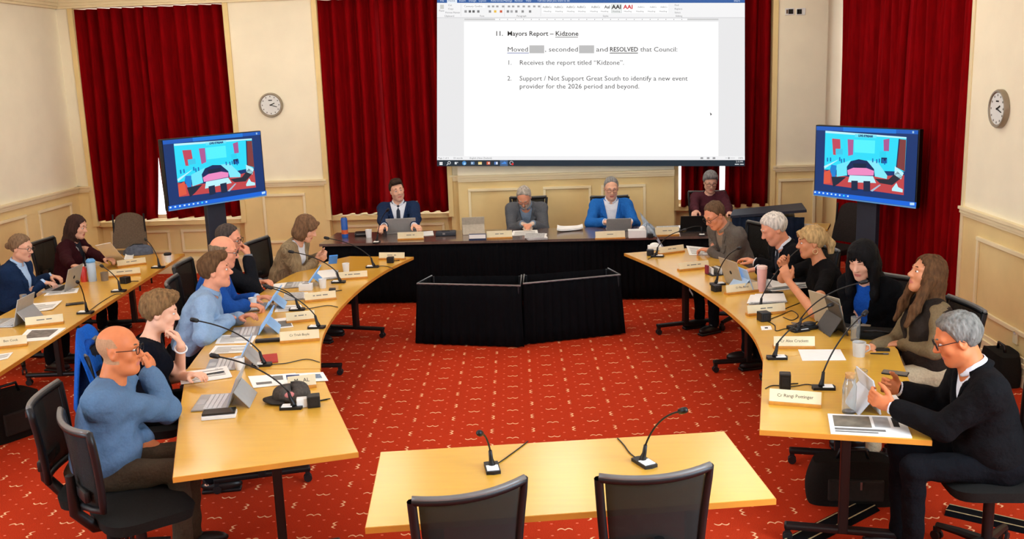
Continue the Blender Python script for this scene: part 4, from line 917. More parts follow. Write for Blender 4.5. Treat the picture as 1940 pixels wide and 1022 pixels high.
# ------------------------------------------------------------------ chairs
def office_chair_meshes():
    M = {}
    def keep(n, b, m, smooth=40): o = b.build(n, m, None, smooth=smooth); M[n] = o.data; bpy.data.objects.remove(o)
    # curved back panel: x across, y backwards, z up, seat front towards +y
    def back(u, v, off=0.):
        x = (u-.5)*(.40+.07*v); z = .59+.41*v; y = -.235-.06*v-.03*(1-v)**2+.10*(abs(u-.5)*2)**2*.45
        return Vector((x, y+off, z+.012*(abs(u-.5)*2)**2))
    keep('back_mesh', MB().grid(lambda u, v: back(.05+.9*u, .04+.92*v), 12, 10, th=.006), BLACKMESH, True)
    ring = [back(u, 1) for u in [i/10 for i in range(11)]]+[back(1, v) for v in [1-i/8 for i in range(1, 9)]]+[back(u, 0) for u in [1-i/6 for i in range(1, 7)]]+[back(0, v) for v in [i/8 for i in range(1, 9)]]
    keep('back_frame', MB().tube(ring, .019, 8, cap=False), BLACK, True)
    keep('top_rim', MB().tube([back(i/10, 1)+Vector((0, -.004, .012)) for i in range(11)], .013, 8), GREYRIM, True)
    b = MB(); b.tube([(0, -.06, .43), (0, -.22, .45), (0, -.30, .55), (0, -.305, .75)], [.03, .032, .03, .022], 10); b.box((0, -.272, .67), (.30, .03, .06), bev=.012); keep('back_support', b, BLACK)
    def seat(u, v):
        a = u*2*PI; r = v; c, s = math.cos(a), math.sin(a); p = lambda q: math.copysign(abs(q)**.55, q)
        return (p(c)*.245*r, .02+p(s)*.235*r, .505-.018*r**4-.02*max(0, s)*r**3+.012*r*r)
    b = MB(); b.grid(seat, 28, 6); bmesh.ops.remove_doubles(b.bm, verts=b.bm.verts[:], dist=1e-4)
    bmesh.ops.recalc_face_normals(b.bm, faces=b.bm.faces[:]); bmesh.ops.solidify(b.bm, geom=b.bm.faces[:], thickness=.055); keep('seat', b, BLACKSEAT, 50)
    b = MB(); b.tube([(0, 0, .10), (0, 0, .43)], .028, 12); b.box((0, -.01, .435), (.2, .22, .03), bev=.01); keep('gas_column', b, BLACK)
    b = MB(); b.tube([(0, .02, .115), (0, .16, .105), (0, .30, .085)], [.030, .024, .018], 8); keep('base_leg', b, BLACK)
    b = MB(); caster(b, 0, .30); keep('caster', b, DKMETAL)
    return M
CHAIR = office_chair_meshes()
def office_chair(label, x, y, rz, group='black mesh office chairs', mats=None):
    t = thing('office_chair', label, 'chair', (x, y, 0), rz, group)
    for n in ('seat', 'back_mesh', 'back_frame', 'top_rim', 'back_support', 'gas_column'):
        me = CHAIR[n]
        if mats and n in mats: me = me.copy(); me.materials[0] = mats[n]
        link(n, me, t)
    for i in range(5):
        l = link('base_leg', CHAIR['base_leg'], t); l.rotation_euler = (0, 0, 2*PI*i/5+.3); link('caster', CHAIR['caster'], l)
    return t
def chair_by_rim(label, pl, pr, z=1.03):          # from where the two ends of the top rim are seen
    a, b_ = P(*pl, z), P(*pr, z); d = b_-a; rz = math.atan2(d[1], d[0]); m = (a+b_)/2; back = np.array([math.sin(rz), -math.cos(rz)])
    return office_chair(label, m[0]-back[0]*.285, m[1]-back[1]*.285, rz)
# ------------------------------------------------------------------ people
FAIR = skin_m('fair', (234, 178, 146)); RUDDY = skin_m('ruddy', (224, 152, 118)); PALE = skin_m('pale', (222, 168, 140)); TAN = skin_m('tan', (206, 138, 98)); ORANGE = skin_m('warm', (206, 122, 74))
WHITESHIRT = cloth_m('white_shirt', (226, 230, 236), .04); PALEBLUE = cloth_m('pale_blue_shirt', (176, 204, 236), .05)
person('L1', 'bald man with glasses in a blue-grey sweatshirt, hand at his mouth, left end table', dict(head=(226, 664), face=10, lean=10, hunch=.03, bulk=1.22, hd=(-4, 2, 0), skin=ORANGE, stubble='scalp', stubm=mat('grey_scalp_stubble', (176, 134, 98), .7, .2, .12, 120), hw=1.04, jowl=1,
    glasses=BLACK, browm=hair_m('grey_brown', (110, 92, 76)), top=dict(kind='top', m=cloth_m('blue_grey_sweat', (88, 114, 142), .06), grow=.014, fold=.0034), legs=cloth_m('khaki', (72, 60, 46)),
    R=dict(px=(283, 708), z=1.02, elb=(318, 778, .775), d=(-.75, .05, .5), n=(-.3, -.9, .1), curl=1.0), L=dict(loc=(-.16, .22, .66), curl=.5)), h=.006, hc=.0085)
person('L2', 'woman with short brown hair in a dark top, chin on her hand', dict(head=(303, 592), face=18, lean=14, fem=True, bulk=1.1, hd=(-2, 12, 0), skin=FAIR, hairm=hair_m('light_brown', (122, 92, 58)), hair=dict(kind='short', vol=.017, nape=-.09, recede=-.02, quiff=1, rough=.003), eyes=True,
    top=dict(kind='top', m=cloth_m('ink_navy', (14, 16, 24)), sleeve='short', scoop=.022, fold=.003), R=dict(px=(343, 655), z=1.0, elb=(340, 708, .765), d=(-.45, -.25, .8), n=(-.2, -.9, .2), curl=.9), L=dict(loc=(.05, .34, .78))), h=.0065, hc=.009)
person('L3', 'man in a light blue shirt leaning his forearms on the left curved table', dict(head=(408, 514), face=14, lean=23, hunch=.02, bulk=1.08, hd=(-2, -4, 0), skin=RUDDY, hairm=hair_m('mid_brown', (92, 66, 42)), hair=dict(kind='short', vol=.013, quiff=1), top=dict(kind='shirt', m=cloth_m('light_blue', (136, 162, 190), .05), grow=.012, fold=.004),
    R=dict(px=(436, 605), z=.80, elb=(385, 640, .78), curl=.6), L=dict(loc=(-.12, .42, .79))), h=.007, hc=.009)
person('L4', 'balding man with glasses in a royal blue suit, partly hidden at the left curved table', dict(head=(424, 478), face=12, lean=12, hunch=.02, bulk=1.12, hd=(-2, 10, 0), skin=RUDDY, hairm=hair_m('salt_brown', (126, 106, 84)), hair=dict(kind='fringe_only', vol=.008, top=.055), glasses=DKMETAL,
    top=dict(kind='suit', m=cloth_m('royal_blue', (30, 74, 148)), shirt=PALEBLUE, v=.22), R=dict(px=(468, 578), z=.80, elb=(432, 588, .79), d=(.1, .9, -.1), curl=.7), L=dict(loc=(-.12, .42, .79))), h=.008, hc=.010)
person('L5', 'dark-haired man with glasses in a black suit resting his face on his hand', dict(head=(434, 454), face=2, lean=14, hunch=.02, bulk=1.1, hd=(-6, 10, 6), skin=RUDDY, hairm=hair_m('dark_grizzled', (72, 62, 56)), hair=dict(kind='short', vol=.009, recede=.012), glasses=BLACK,
    top=dict(kind='suit', m=cloth_m('charcoal_black', (24, 25, 29)), shirt=cloth_m('grey_pattern', (120, 124, 130)), v=.2), R=dict(px=(470, 486), z=1.05, elb=(480, 545, .78), d=(-.45, -.2, .8), n=(-.3, -.9, 0), curl=.9), L=dict(loc=(-.12, .42, .79))), h=.008, hc=.010)
person('L6', 'woman with a brown bob in a beige striped cardigan, looking down at her phone', dict(head=(580, 433), face=-12, lean=24, hunch=.03, fem=True, bulk=1.08, hd=(4, 26, 0), skin=PALE, hairm=hair_m('bob_brown', (112, 84, 60)), hair=dict(kind='bob', vol=.014, fringe=.045, open=.05, sidesweep=1), eyes=False,
    top=dict(kind='cardigan', m=mat('striped_beige_knit', (140, 122, 94), .9, .1, .45, 40, .3, 200, stretch=(6, 1, .3)), shirt=WHITESHIRT, v=(.0, .085)), legs=DARKTROUSER, R=dict(px=(598, 494), z=.80, d=(0, .9, .25), n=(-.6, 0, .5), curl=.8), L=dict(px=(604, 487), z=.81, d=(.2, .9, .2), n=(.6, 0, .4), curl=.7)), h=.0075, hc=.010)
person('O1', 'woman with a bun and glasses in a navy blazer typing at the long left table', dict(head=(40, 470), face=-2, lean=13, scale=.98, seat=.48, fem=True, bulk=1.12, hd=(-2, 10, 0), skin=PALE, hairm=hair_m('ash_brown', (122, 98, 74)), hair=dict(kind='bun', vol=.010, nape=-.08, recede=-.01, bz=.0), glasses=mat('brown_glasses', (74, 54, 44), .4, .5, .1, 30),
    top=dict(kind='suit', m=cloth_m('navy_blazer', (26, 44, 74)), shirt=PALEBLUE, v=.06, vw=.07), R=dict(px=(82, 536), z=.80, d=(-.1, .95, -.1), curl=.6), L=dict(px=(96, 524), z=.80, d=(.1, .95, -.1), curl=.6)), h=.0075, hc=.010)
person('O2', 'dark-haired woman in a maroon cardigan and lanyard at the long left table', dict(head=(146, 430), face=-2, lean=13, scale=.98, seat=.48, fem=True, bulk=1.12, hd=(-4, 14, 0), skin=PALE, hairm=hair_m('dark_brown', (58, 38, 32)), hair=dict(kind='long', vol=.009, len=.30, fringe=.085, open=.055, back=-.06), eyes=True,
    top=dict(kind='cardigan', m=cloth_m('maroon', (50, 18, 24)), shirt=cloth_m('dark_navy_print', (38, 42, 52)), v=(.02, .06)), R=dict(px=(140, 512), z=.82, d=(.0, .95, -.1), curl=.5), L=dict(px=(198, 491), z=.83, d=(.2, .9, 0), curl=.6)), h=.0075, hc=.010)
NAVY = cloth_m('navy_suit', (32, 48, 78))
person('H1', 'man in a navy suit and dark tie at the left end of the head table', dict(head=(752, 361), Y=12.02, face=276, lean=-2, bulk=1.08, hd=(16, 2, 10), skin=FAIR, hairm=hair_m('espresso', (56, 42, 32)), hair=dict(kind='short', vol=.009, recede=.006, quiff=1), stubble='beard', stubm=skin_m('stubble', (218, 164, 136)),
    top=dict(kind='suit', m=NAVY, shirt=WHITESHIRT, tie=cloth_m('charcoal_tie', (52, 58, 70)), v=.10, vw=.10), R=dict(px=(728, 440), z=.80, d=(.3, .9, 0), curl=.7), L=dict(px=(785, 436), z=.80, d=(-.4, .8, 0))), h=.008, hc=.010)
person('H2', 'grey-haired man in a grey suit bowed over papers at the head table', dict(head=(993, 374), Y=11.86, face=268, lean=28, hunch=.05, bulk=1.1, hd=(-6, 44, 0), skin=RUDDY, hairm=hair_m('silver', (170, 162, 150)), hair=dict(kind='short', vol=.008, recede=.03), eyes=False, stubble='beard', stubm=mat('grey_beard', (206, 186, 168), .8, .2, .2, 150), glasses=METAL,
    top=dict(kind='suit', m=cloth_m('grey_suit', (92, 94, 98)), shirt=cloth_m('blue_grey_shirt', (126, 142, 160)), v=.1, vw=.085), R=dict(loc=(.03, .60, .80), d=(-.6, .7, -.1), curl=.5, pole=(.45, -.3, -1)), L=dict(loc=(-.10, .60, .80), d=(.5, .8, -.1), curl=.5, pole=(-.45, -.3, -1))), h=.008, hc=.010)
person('H3', 'grey-haired man in a bright blue suit reading a tablet at the head table', dict(head=(1158, 357), Y=11.97, face=270, lean=6, bulk=1.08, hd=(2, 16, 0), skin=FAIR, hairm=hair_m('steel_grey', (136, 134, 130)), hair=dict(kind='short', vol=.008, recede=.024), eyes=False, glasses=mat('tortoise_glasses', (120, 70, 56), .4, .5, .1, 30),
    top=dict(kind='suit', m=cloth_m('cobalt', (38, 104, 182)), shirt=WHITESHIRT, v=.06, vw=.09), R=dict(loc=(.10, .46, .80), d=(-.5, .8, 0), pole=(1, -.2, -.8)), L=dict(loc=(-.20, .48, .80), d=(.2, .9, 0), curl=.6)), h=.008, hc=.010)
person('H4', 'grey-haired woman with glasses in a maroon jumper behind the head table', dict(head=(1346, 345), Y=12.2, face=268, lean=4, fem=True, shw=1.12, bulk=1.18, hd=(2, 20, 0), skin=PALE, hairm=hair_m('slate_grey', (120, 118, 116)), hair=dict(kind='short', vol=.016, nape=-.06, recede=-.01, quiff=1), eyes=False, glasses=BLACK,
    top=dict(kind='top', m=cloth_m('plum', (74, 36, 44)), scoop=.012, grow=.008), R=dict(px=(1320, 418), z=.82, d=(.3, .9, 0)), L=dict(px=(1385, 412), z=.82, d=(-.3, .9, 0))), h=.008, hc=.010)
person('R1', 'man in a grey jacket bent over with folded arms, right curve', dict(head=(1354, 408), face=206, lean=24, hunch=.03, bulk=1.1, hd=(4, 30, 0), skin=RUDDY, hairm=hair_m('taupe', (96, 74, 54)), hair=dict(kind='short', vol=.008, recede=.01), eyes=False, glasses=DKMETAL,
    top=dict(kind='suit', m=cloth_m('mid_grey_jacket', (98, 92, 86)), shirt=cloth_m('taupe_shirt', (140, 126, 112)), v=.15, vw=.075), L=dict(px=(1345, 474), z=.80, d=(.8, .3, 0), curl=.5), R=dict(px=(1352, 464), z=.82, d=(-.8, .3, 0), curl=.5)), h=.008, hc=.010)
person('R2', 'white-haired man in a black suit and white collar looking down, right table', dict(head=(1466, 434), face=192, lean=14, hunch=.03, bulk=1.15, hd=(-6, 26, 0), skin=RUDDY, hairm=hair_m('white', (204, 196, 184)), hair=dict(kind='short', vol=.015, nape=-.08, recede=-.005, rough=.0022), eyes=False,
    top=dict(kind='suit', m=cloth_m('black_suit', (18, 18, 21)), shirt=WHITESHIRT, tie=cloth_m('dark_tie', (44, 44, 52)), v=.15, vw=.07), L=dict(px=(1436, 510), z=.82, d=(.1, .9, -.1), curl=.6), R=dict(px=(1432, 497), z=.82)), h=.0075, hc=.010)
person('R3', 'blonde woman with hoop earrings in a black top raising her hands to speak', dict(head=(1537, 459), face=186, lean=20, fem=True, bulk=1.12, hd=(-6, 6, 0), skin=TAN, hairm=hair_m('blonde', (176, 144, 96)), hair=dict(kind='pony', vol=.014, nape=-.08, recede=-.01, locks=1, rough=.0018), browm=hair_m('brow_brown', (90, 66, 48)),
    top=dict(kind='top', m=cloth_m('black_top', (16, 15, 16)), sleeve='short', scoop=.006), L=dict(px=(1494, 533), z=.93, elb=(1542, 592, .79), d=(.1, .35, .95), n=(.8, -.2, .1), curl=.8), R=dict(px=(1487, 510), z=.99, d=(-.1, .5, .85), n=(-.8, -.2, .1), curl=.8, pole=(1, -.2, -.6))), h=.0065, hc=.009)
person('R4', 'woman with long black hair and a black coat over a blue top, looking down', dict(head=(1634, 494), face=222, lean=18, fem=True, bulk=1.3, scale=1.06, shw=1.1, hd=(4, 18, 0), skin=PALE, hairm=hair_m('black', (12, 11, 12)), hair=dict(kind='long', vol=.020, len=.46, fringe=.07, open=.052, front=1, bangs=1, back=-.07), eyes=False,
    top=dict(kind='cardigan', m=cloth_m('black_coat', (11, 11, 13)), shirt=cloth_m('vivid_blue', (26, 76, 160)), v=(-.02, .085)), L=dict(px=(1640, 590), z=.80, d=(.4, .8, 0)), R=dict(px=(1612, 576), z=.82, d=(-.2, .9, 0), pole=(.05, -.4, -1))), h=.007, hc=.009)
person('R5', 'woman with very long brown hair in an olive top and dark vest, gazing upward', dict(head=(1756, 520), face=186, lean=2, fem=True, bulk=1.05, hd=(-2, -14, 0), skin=TAN, hairm=hair_m('chestnut', (88, 60, 36)), hair=dict(kind='long', vol=.010, len=.44, fringe=.09, open=.056, front=1, back=-.085),
    top=dict(kind='top', m=cloth_m('olive', (118, 100, 72)), grow=.004, vest=cloth_m('dark_brown_vest', (46, 38, 32))), legs=cloth_m('stone', (186, 168, 136)), L=dict(px=(1706, 652), z=.74, elb=(1772, 668, .78), d=(.2, .9, 0), curl=.5), R=dict(loc=(.06, .36, .74), curl=.5)), h=.0065, hc=.009)
person('R6', 'grey-haired man with glasses in a black suit holding a tablet, right end table', dict(head=(1814, 643), face=176, lean=12, hunch=.03, bulk=1.14, hd=(-6, 20, 0), skin=ORANGE, hairm=hair_m('iron_grey', (112, 108, 100)), hair=dict(kind='short', vol=.012, nape=-.08), glasses=BLACK, eyes=True,
    top=dict(kind='suit', m=cloth_m('black_wool', (19, 18, 19)), shirt=WHITESHIRT, v=.18), L=dict(px=(1692, 772), z=.84, d=(.15, .85, .35), n=(.9, 0, .2), curl=.9), R=dict(px=(1706, 738), z=.84, d=(-.15, .9, .3), n=(-.9, 0, .2), curl=.9)), h=.006, hc=.0085)

def ring(parent, name, c, r, m, nrm_=(0, 0, 1), tr=.004):
    n = Vector(nrm_).normalized(); a = n.orthogonal().normalized(); b = n.cross(a); c = Vector(c)
    MB().tube([c+(a*math.cos(q)+b*math.sin(q))*r for q in [2*PI*i/20 for i in range(21)]], tr, 6, cap=False).build(name, m, parent, smooth=True)
_k = PEOPLE['L2'][2]; _d = nrm(_k['W'][1]-_k['E'][1]); ring(PEOPLE['L2'][3], 'bracelet', _k['W'][1]-_d*.035, .036, WHITE, _d, .006)
_k = PEOPLE['R3'][2]
for q in (1, -1): ring(PEOPLE['R3'][3], 'hoop_earring', HEAD(_k, (.082*q, -.005, -.062)), .020, mat('gold_hoop', (226, 190, 140), .3, .5, .05, 30, metal=.5), _k['Rh']@V3(1, .15, 0), .0035)
_k = PEOPLE['O2'][2]; _t = PEOPLE['O2'][3]
for q in (1, -1): MB().tube([Vector(_k['nb']+_k['r']*.06*q-_k['f']*.02), Vector(_k['nb']+_k['r']*.065*q+_k['f']*.10-_k['u']*.06), Vector(_k['ch']+_k['f']*.165+_k['r']*.02*q-_k['u']*.08)], .006, 6).build('lanyard', mat('grey_lanyard', (150, 152, 158), .7, .3, .1, 30), _t, smooth=True)
MB().box((0, 0, 0), (.06, .006, .085), Matrix.Translation(Vector(_k['ch']+_k['f']*.172-_k['u']*.13))@Matrix(np.stack([_k['r'], _k['f'], _k['u']], 1).tolist()).to_4x4(), bev=.002).build('badge', WHITE, _t)
SEATS = {'L1': 'black mesh office chair under the bald man in the sweatshirt', 'L2': 'black office chair of the short-haired woman, mostly hidden behind the bald man', 'L3': 'black office chair of the man in the light blue shirt', 'L4': 'black office chair of the balding man in royal blue', 'L5': 'black office chair of the man resting his face on his hand', 'L6': 'black mesh office chair behind the woman in the striped cardigan', 'O1': 'black office chair of the woman in the navy blazer', 'O2': 'dark maroon-black office chair behind the woman in the maroon cardigan', 'H1': 'black office chair of the man in the navy suit', 'H2': 'black office chair behind the bowed man in the grey suit', 'H3': 'black office chair of the man in the bright blue suit', 'H4': 'black office chair of the woman in the maroon jumper', 'R1': 'black office chair of the man in the grey jacket', 'R2': 'black office chair of the white-haired man', 'R3': 'black office chair behind the blonde woman', 'R4': 'dark office chair of the black-haired woman in the coat', 'R5': 'dark blue-black office chair behind the long-haired woman', 'R6': 'black office chair of the grey-haired man holding the tablet'}
for key, lb in SEATS.items():
    root, th, k, t = PEOPLE[key]; bk = .03; dx, dy = -math.sin(th), math.cos(th)
    c = office_chair(lb, root[0]+dx*.02, root[1]+dy*.02, th)
chair_by_rim('empty black mesh chair at the witness table, on the left', (786, 949), (997, 908))
chair_by_rim('empty black mesh chair at the witness table, on the right', (1134, 906), (1355, 883))
# ------------------------------------------------------------------ things on the tables
def T2(px, z=TZ): return P(px[0], px[1], z)
def face_rot(face): return rad(face-90)                 # local +y looks along `face` (degrees, 0 = +x)
PAIR = 'gooseneck microphones'
def mic(label, base, head, L=.46, rz=None, cable=None, hz=None):
    B = T2(base)
    if hz is None:
        best = min((abs(np.linalg.norm(P(*head, z)-B)-L)-.02*z, z) for z in np.arange(.84, 1.25, .01)); hz = best[1]
    Hd = P(*head, hz); d = Hd-B; a = math.atan2(d[1], d[0])
    rz = a if rz is None else rz
    t = thing('gooseneck_microphone', label, 'microphone', B, 0, PAIR)
    M = Matrix.Rotation(rz, 4, 'Z')
    b = MB(); b.prism([(-.05, -.035), (.075, -.035), (.082, 0), (.075, .035), (-.05, .035), (-.056, 0)], 0, .016, M); bs = b.build('base', BLACK, t)
    MB().box((.035, 0, .0175), (.062, .058, .005), M, bev=.001).build('name_strip', PAPER, bs)
    D = Vector(d); st = Vector((0, 0, .10))+Vector((d[0], d[1], 0)).normalized()*.02
    MB().tube([(0, 0, .014), (0, 0, .03), st*.55, st], [.02, .015, .011, .009], 10).build('stem', BLACK, t, smooth=True)
    c = st+Vector((D.x*.30, D.y*.30, max(.04, (D.z-.1)*.72))); pts = [st*(1-u)**2+c*2*u*(1-u)+D*u*u for u in [i/12 for i in range(13)]]
    MB().tube(pts, .0048, 7).build('gooseneck', BLACK, t, smooth=True)
    e = (pts[-1]-pts[-3]).normalized(); MB().tube([D-e*.012, D-e*.004, D+e*.02, D+e*.04, D+e*.046], [.007, .014, .016, .014, .005], 10).build('microphone_head', BLACK, t, smooth=True)
    if cable:
        pts = [Vector(T2(p)-B)+Vector((0, 0, .004)) for p in cable]; pts = [Vector((0, 0, .006))]+pts
        cc = arc([tuple(p) for p in pts], 5); MB().tube(cc, .0032, 6).build('cable', BLACK, t, smooth=True)
    return t
def plate(label, pl, pr, text, h=.062, fs=.024):
    a, b_ = T2(pl), T2(pr); d = b_-a; W = np.linalg.norm(d); rz = math.atan2(d[1], d[0]); m = (a+b_)/2
    t = thing('name_plate', label, 'name plate', m, rz, 'cream name plates on wooden bases')
    MB().box((0, .03, .009), (W, .06, .018), bev=.003).build('wooden_base', PLATEWOOD, t)
    tilt = Matrix.Translation((0, .012, .018))@Matrix.Rotation(rad(-14), 4, 'X')
    MB().box((0, .004, h/2), (W*.985, .008, h), tilt, bev=.001).build('card', CARD, t)
    if text and text[0] == '~':                      # print too blurred to read: one soft grey stroke per word
        ws = [int(q)*.0085 for q in text[1:].split()]; x = -(sum(ws)+.012*(len(ws)-1))/2
        for q in ws: MB().box((x+q/2, -.0006, h*.52), (q, .0008, .008), tilt).build('printed_word', GREYINK, t); x += q+.012
    elif text:
        fs = min(fs, W*.9/(len(text)*.55)); lettering(text, fs, INK if len(text) < 30 else GREYINK, lambda x, y: tilt@Vector((x, -.0007, h*.52+y)), t)
    return t
def paper(label, px4, lift=.0, curl=0, m=PAPER, th=.002, name='paper_sheet', cat='paper', marks=None):
    # a sheet from its four seen corners (bottom-left, bottom-right, top-right, top-left)
    q = [np.array(T2(p, TZ+.001+lift)) for p in px4]; c = np.mean(q, 0); L = [v-c for v in q]
    t = thing(name, label, cat, (c[0], c[1], TZ+.001+lift))
    def f(u, v):
        p = (L[0]*(1-u)+L[1]*u)*(1-v)+(L[3]*(1-u)+L[2]*u)*v; return Vector((p[0], p[1], th+curl*((2*u-1)**4*.6+(2*v-1)**4*.4)))
    b = MB(); b.grid(f, 8, 8); r = bmesh.ops.extrude_face_region(b.bm, geom=b.bm.faces[:]); 
    for v in r['geom']:
        if isinstance(v, bmesh.types.BMVert): v.co.z = max(0, v.co.z-th)
    b.build('sheet', m, t)
    for i, mk in enumerate(marks or []):
        u0, v0, u1, v1, col = mk; b = MB(); z = Vector((0, 0, .0009))
        b.grid(lambda u, v: f(u0+(u1-u0)*u, v0+(v1-v0)*v)+z, 4, 4, th=.0003).build('printed_block', col, t)
    return t
LINES = lambda n, a=.1, b_=.9, y0=.12, y1=.88: [(a, y0+(y1-y0)*i/n, b_ if i % 4 else .55*b_, y0+(y1-y0)*(i+.35)/n, GREYINK) for i in range(n)]
def stack(label, px4, n=6, name='paper_stack'):
    q = [np.array(T2(p)) for p in px4]; c = np.mean(q, 0); t = thing(name, label, 'papers', (c[0], c[1], TZ)); rnd = random.Random(n+int(px4[0][0]))
    for i in range(n):
        a = rnd.uniform(-.12, .12); o = Vector((rnd.uniform(-.02, .02), rnd.uniform(-.02, .02), .002+.0045*i)); R = Matrix.Rotation(a, 4, 'Z')
        pts = [R@Vector(v-c)+o for v in q]; pts = [Vector((p.x, p.y, o.z)) for p in pts]
        MB().slab(pts, .004).build('sheet', PAPER if i % 3 else mat('grey_print', (176, 176, 174), .8, .2, .35, 60), t)
    return t
def tablet(label, px, face, kb=True, W=.29, H=.20, tilt=22, back=SILVER, lit=SCREENBLUE, stand=True, name='tablet_computer', cat='tablet', lift=0):
    # hinge at px; the user looks along `face`
    B = T2(px, TZ+lift); t = thing(name, label, cat, B, face_rot(face))
    if kb:
        k = MB().box((0, -H/2-.006, .006), (W, H, .009), bev=.003).build('keyboard', SILVER, t)
        for r_ in range(4): MB().box((0, -.045-.028*r_, .0112), (W*.9, .021, .002)).build('key_row', mat('pale_key', (206, 206, 204), .5, .4, .2, 150), k)
        MB().box((0, -H+.03, .0112), (.09, .045, .0015)).build('touchpad', mat('grey_touchpad', (182, 182, 180), .4, .4, .05, 30), k)
    M = Matrix.Translation((0, 0, .004))@Matrix.Rotation(rad(-tilt), 4, 'X')
    s = MB().box((0, 0, H/2), (W, .009, H), M, bev=.003).build('screen_case', back, t)
    MB().box((0, -.0052, H/2), (W*.95, .001, H*.93), M).build('screen', lit, s)
    if stand:
        tp = M@Vector((0, .006, H*.55)); bt = Vector((0, tp.y+.085, .002)); e = bt-tp; L = e.length
        R = Matrix.Translation((tp+bt)/2)@Vector((0, 0, 1)).rotation_difference(e).to_matrix().to_4x4(); MB().box((0, 0, 0), (W*.97, .004, L), R).build('kickstand', back, t)
    return t
def laptop(label, px, face, W=.31, D=.215, tilt=20, m=SILVER, logo=True, lit=SCREENBLUE):
    t = thing('laptop', label, 'laptop', T2(px), face_rot(face))
    k = MB().box((0, -D/2, .009), (W, D, .014), bev=.004).build('base', m, t)
    MB().box((0, -.085, .0167), (W*.88, .10, .001)).build('keys', INK, k)
    M = Matrix.Translation((0, .0, .014))@Matrix.Rotation(rad(-tilt), 4, 'X')
    l = MB().box((0, 0, D/2), (W, .007, D), M, bev=.003).build('lid', m, t); MB().box((0, -.0042, D/2), (W*.95, .001, D*.92), M).build('screen', lit, l)
    if logo: MB().lathe([(0, 0), (.017, 0), (.017, .001), (0, .001)], 18, M@Matrix.Translation((0, .0037, D/2))@Matrix.Rotation(-PI/2, 4, 'X')).build('lid_emblem', INK, l)
    return t
def cup(label, px, r0=.028, r1=.036, h=.085, m=WHITE, lid=None, handle=False, name='paper_cup', cat='cup'):
    t = thing(name, label, cat, T2(px))
    MB().lathe([(0, .001), (r0, 0), (r1, h), (r1-.003, h), (r0-.003, .006), (0, .006)], 22).build('cup_body', m, t, smooth=40)
    if lid: MB().lathe([(r1+.002, h-.012), (r1+.003, h+.004), (r1-.004, h+.012), (0, h+.012)], 22).build('lid', lid, t, smooth=40)
    else: MB().lathe([(0, h*.75), (r1-.006, h*.75)], 18).build('drink', mat('brown_coffee', (86, 56, 34), .2, .5, .1, 20) if handle else mat('cup_water', (210, 214, 214), .1, .5, .02, 20), t)
    if handle: MB().tube([(r1*.93*1, 0, h*.82), (r1+.022, 0, h*.74), (r1+.026, 0, h*.45), (r0*1.05, 0, h*.25)], .0055, 8).build('handle', m, t, smooth=True)
    return t
def bottle(label, px, prof, m, cap=None, capm=None, name='water_bottle', extra=None):
    t = thing(name, label, 'bottle', T2(px)); MB().lathe(prof, 22).build('bottle_body', m, t, smooth=40)
    if cap: MB().lathe(cap, 20).build('cap', capm, t, smooth=40)
    if extra: MB().lathe(extra[0], 20).build('band', extra[1], t, smooth=40)
    return t
def power_box(label, px, rz=0, s=.075, h=.07):
    t = thing('power_box', label, 'power box', T2(px), rz, 'black desk power boxes')
    MB().box((0, 0, h/2), (s, s, h), bev=.006).build('housing', BLACK, t); f = MB().box((0, -s/2-.001, h/2), (s*.6, .004, h*.6), bev=.001).build('socket_face', DKMETAL, t)
    for x in (-.011, .011): MB().box((x, -s/2-.004, h*.55), (.004, .002, .014)).build('slot', INK, f)
    MB().tube([(0, s/2, .012), (.02, s/2+.03, .006), (.08, s/2+.05, .005)], .004, 6).build('lead', BLACK, t, smooth=True)
    return t
def phone(label, px, rz, m=SCREENDARK, case=BLACK, s=(.075, .15), lift=0):
    t = thing('phone', label, 'phone', T2(px, TZ+lift), rz); MB().box((0, 0, .005), (s[0], s[1], .009), bev=.003).build('case', case, t); MB().box((0, 0, .0102), (s[0]*.93, s[1]*.95, .001)).build('screen', m, t); return t
def pen(label, a, b_, m=INK, lift=.006):
    A, B = T2(a, TZ+lift), T2(b_, TZ+lift); t = thing('pen', label, 'pen', A); d = Vector(B-A); MB().tube([(0, 0, .001), d*.06, d*.94, d], [.001, .0045, .0045, .003], 8).build('barrel', m, t, smooth=True); MB().tube([d*.7, d*.96], .0055, 8).build('cap', mat('pen_cap', (60, 60, 66), .4, .4, .1, 30), t); return t
def cable(label, pts, r=.0034, z=TZ, m=BLACK, name='cable'):
    q = [np.array(T2(p, z)) for p in pts]; c = q[0]; k = [Vector(v-c)+Vector((0, 0, r)) for v in q]
    o = MB().tube(arc([tuple(v) for v in k], 5), r, 6).build(name, m, None, smooth=True); o.location = Vector(c); return tag(o, label, 'cable')
# --- foreground table
mic('gooseneck microphone standing on the left of the foreground table', (932, 888), (911, 822), .30, rz=rad(-80), cable=[(955, 872), (985, 850), (1000, 838)])
mic('gooseneck microphone standing on the right of the foreground table', (1218, 878), (1289, 780), .42, rz=rad(-62), cable=[(1195, 862), (1182, 845), (1170, 832)])
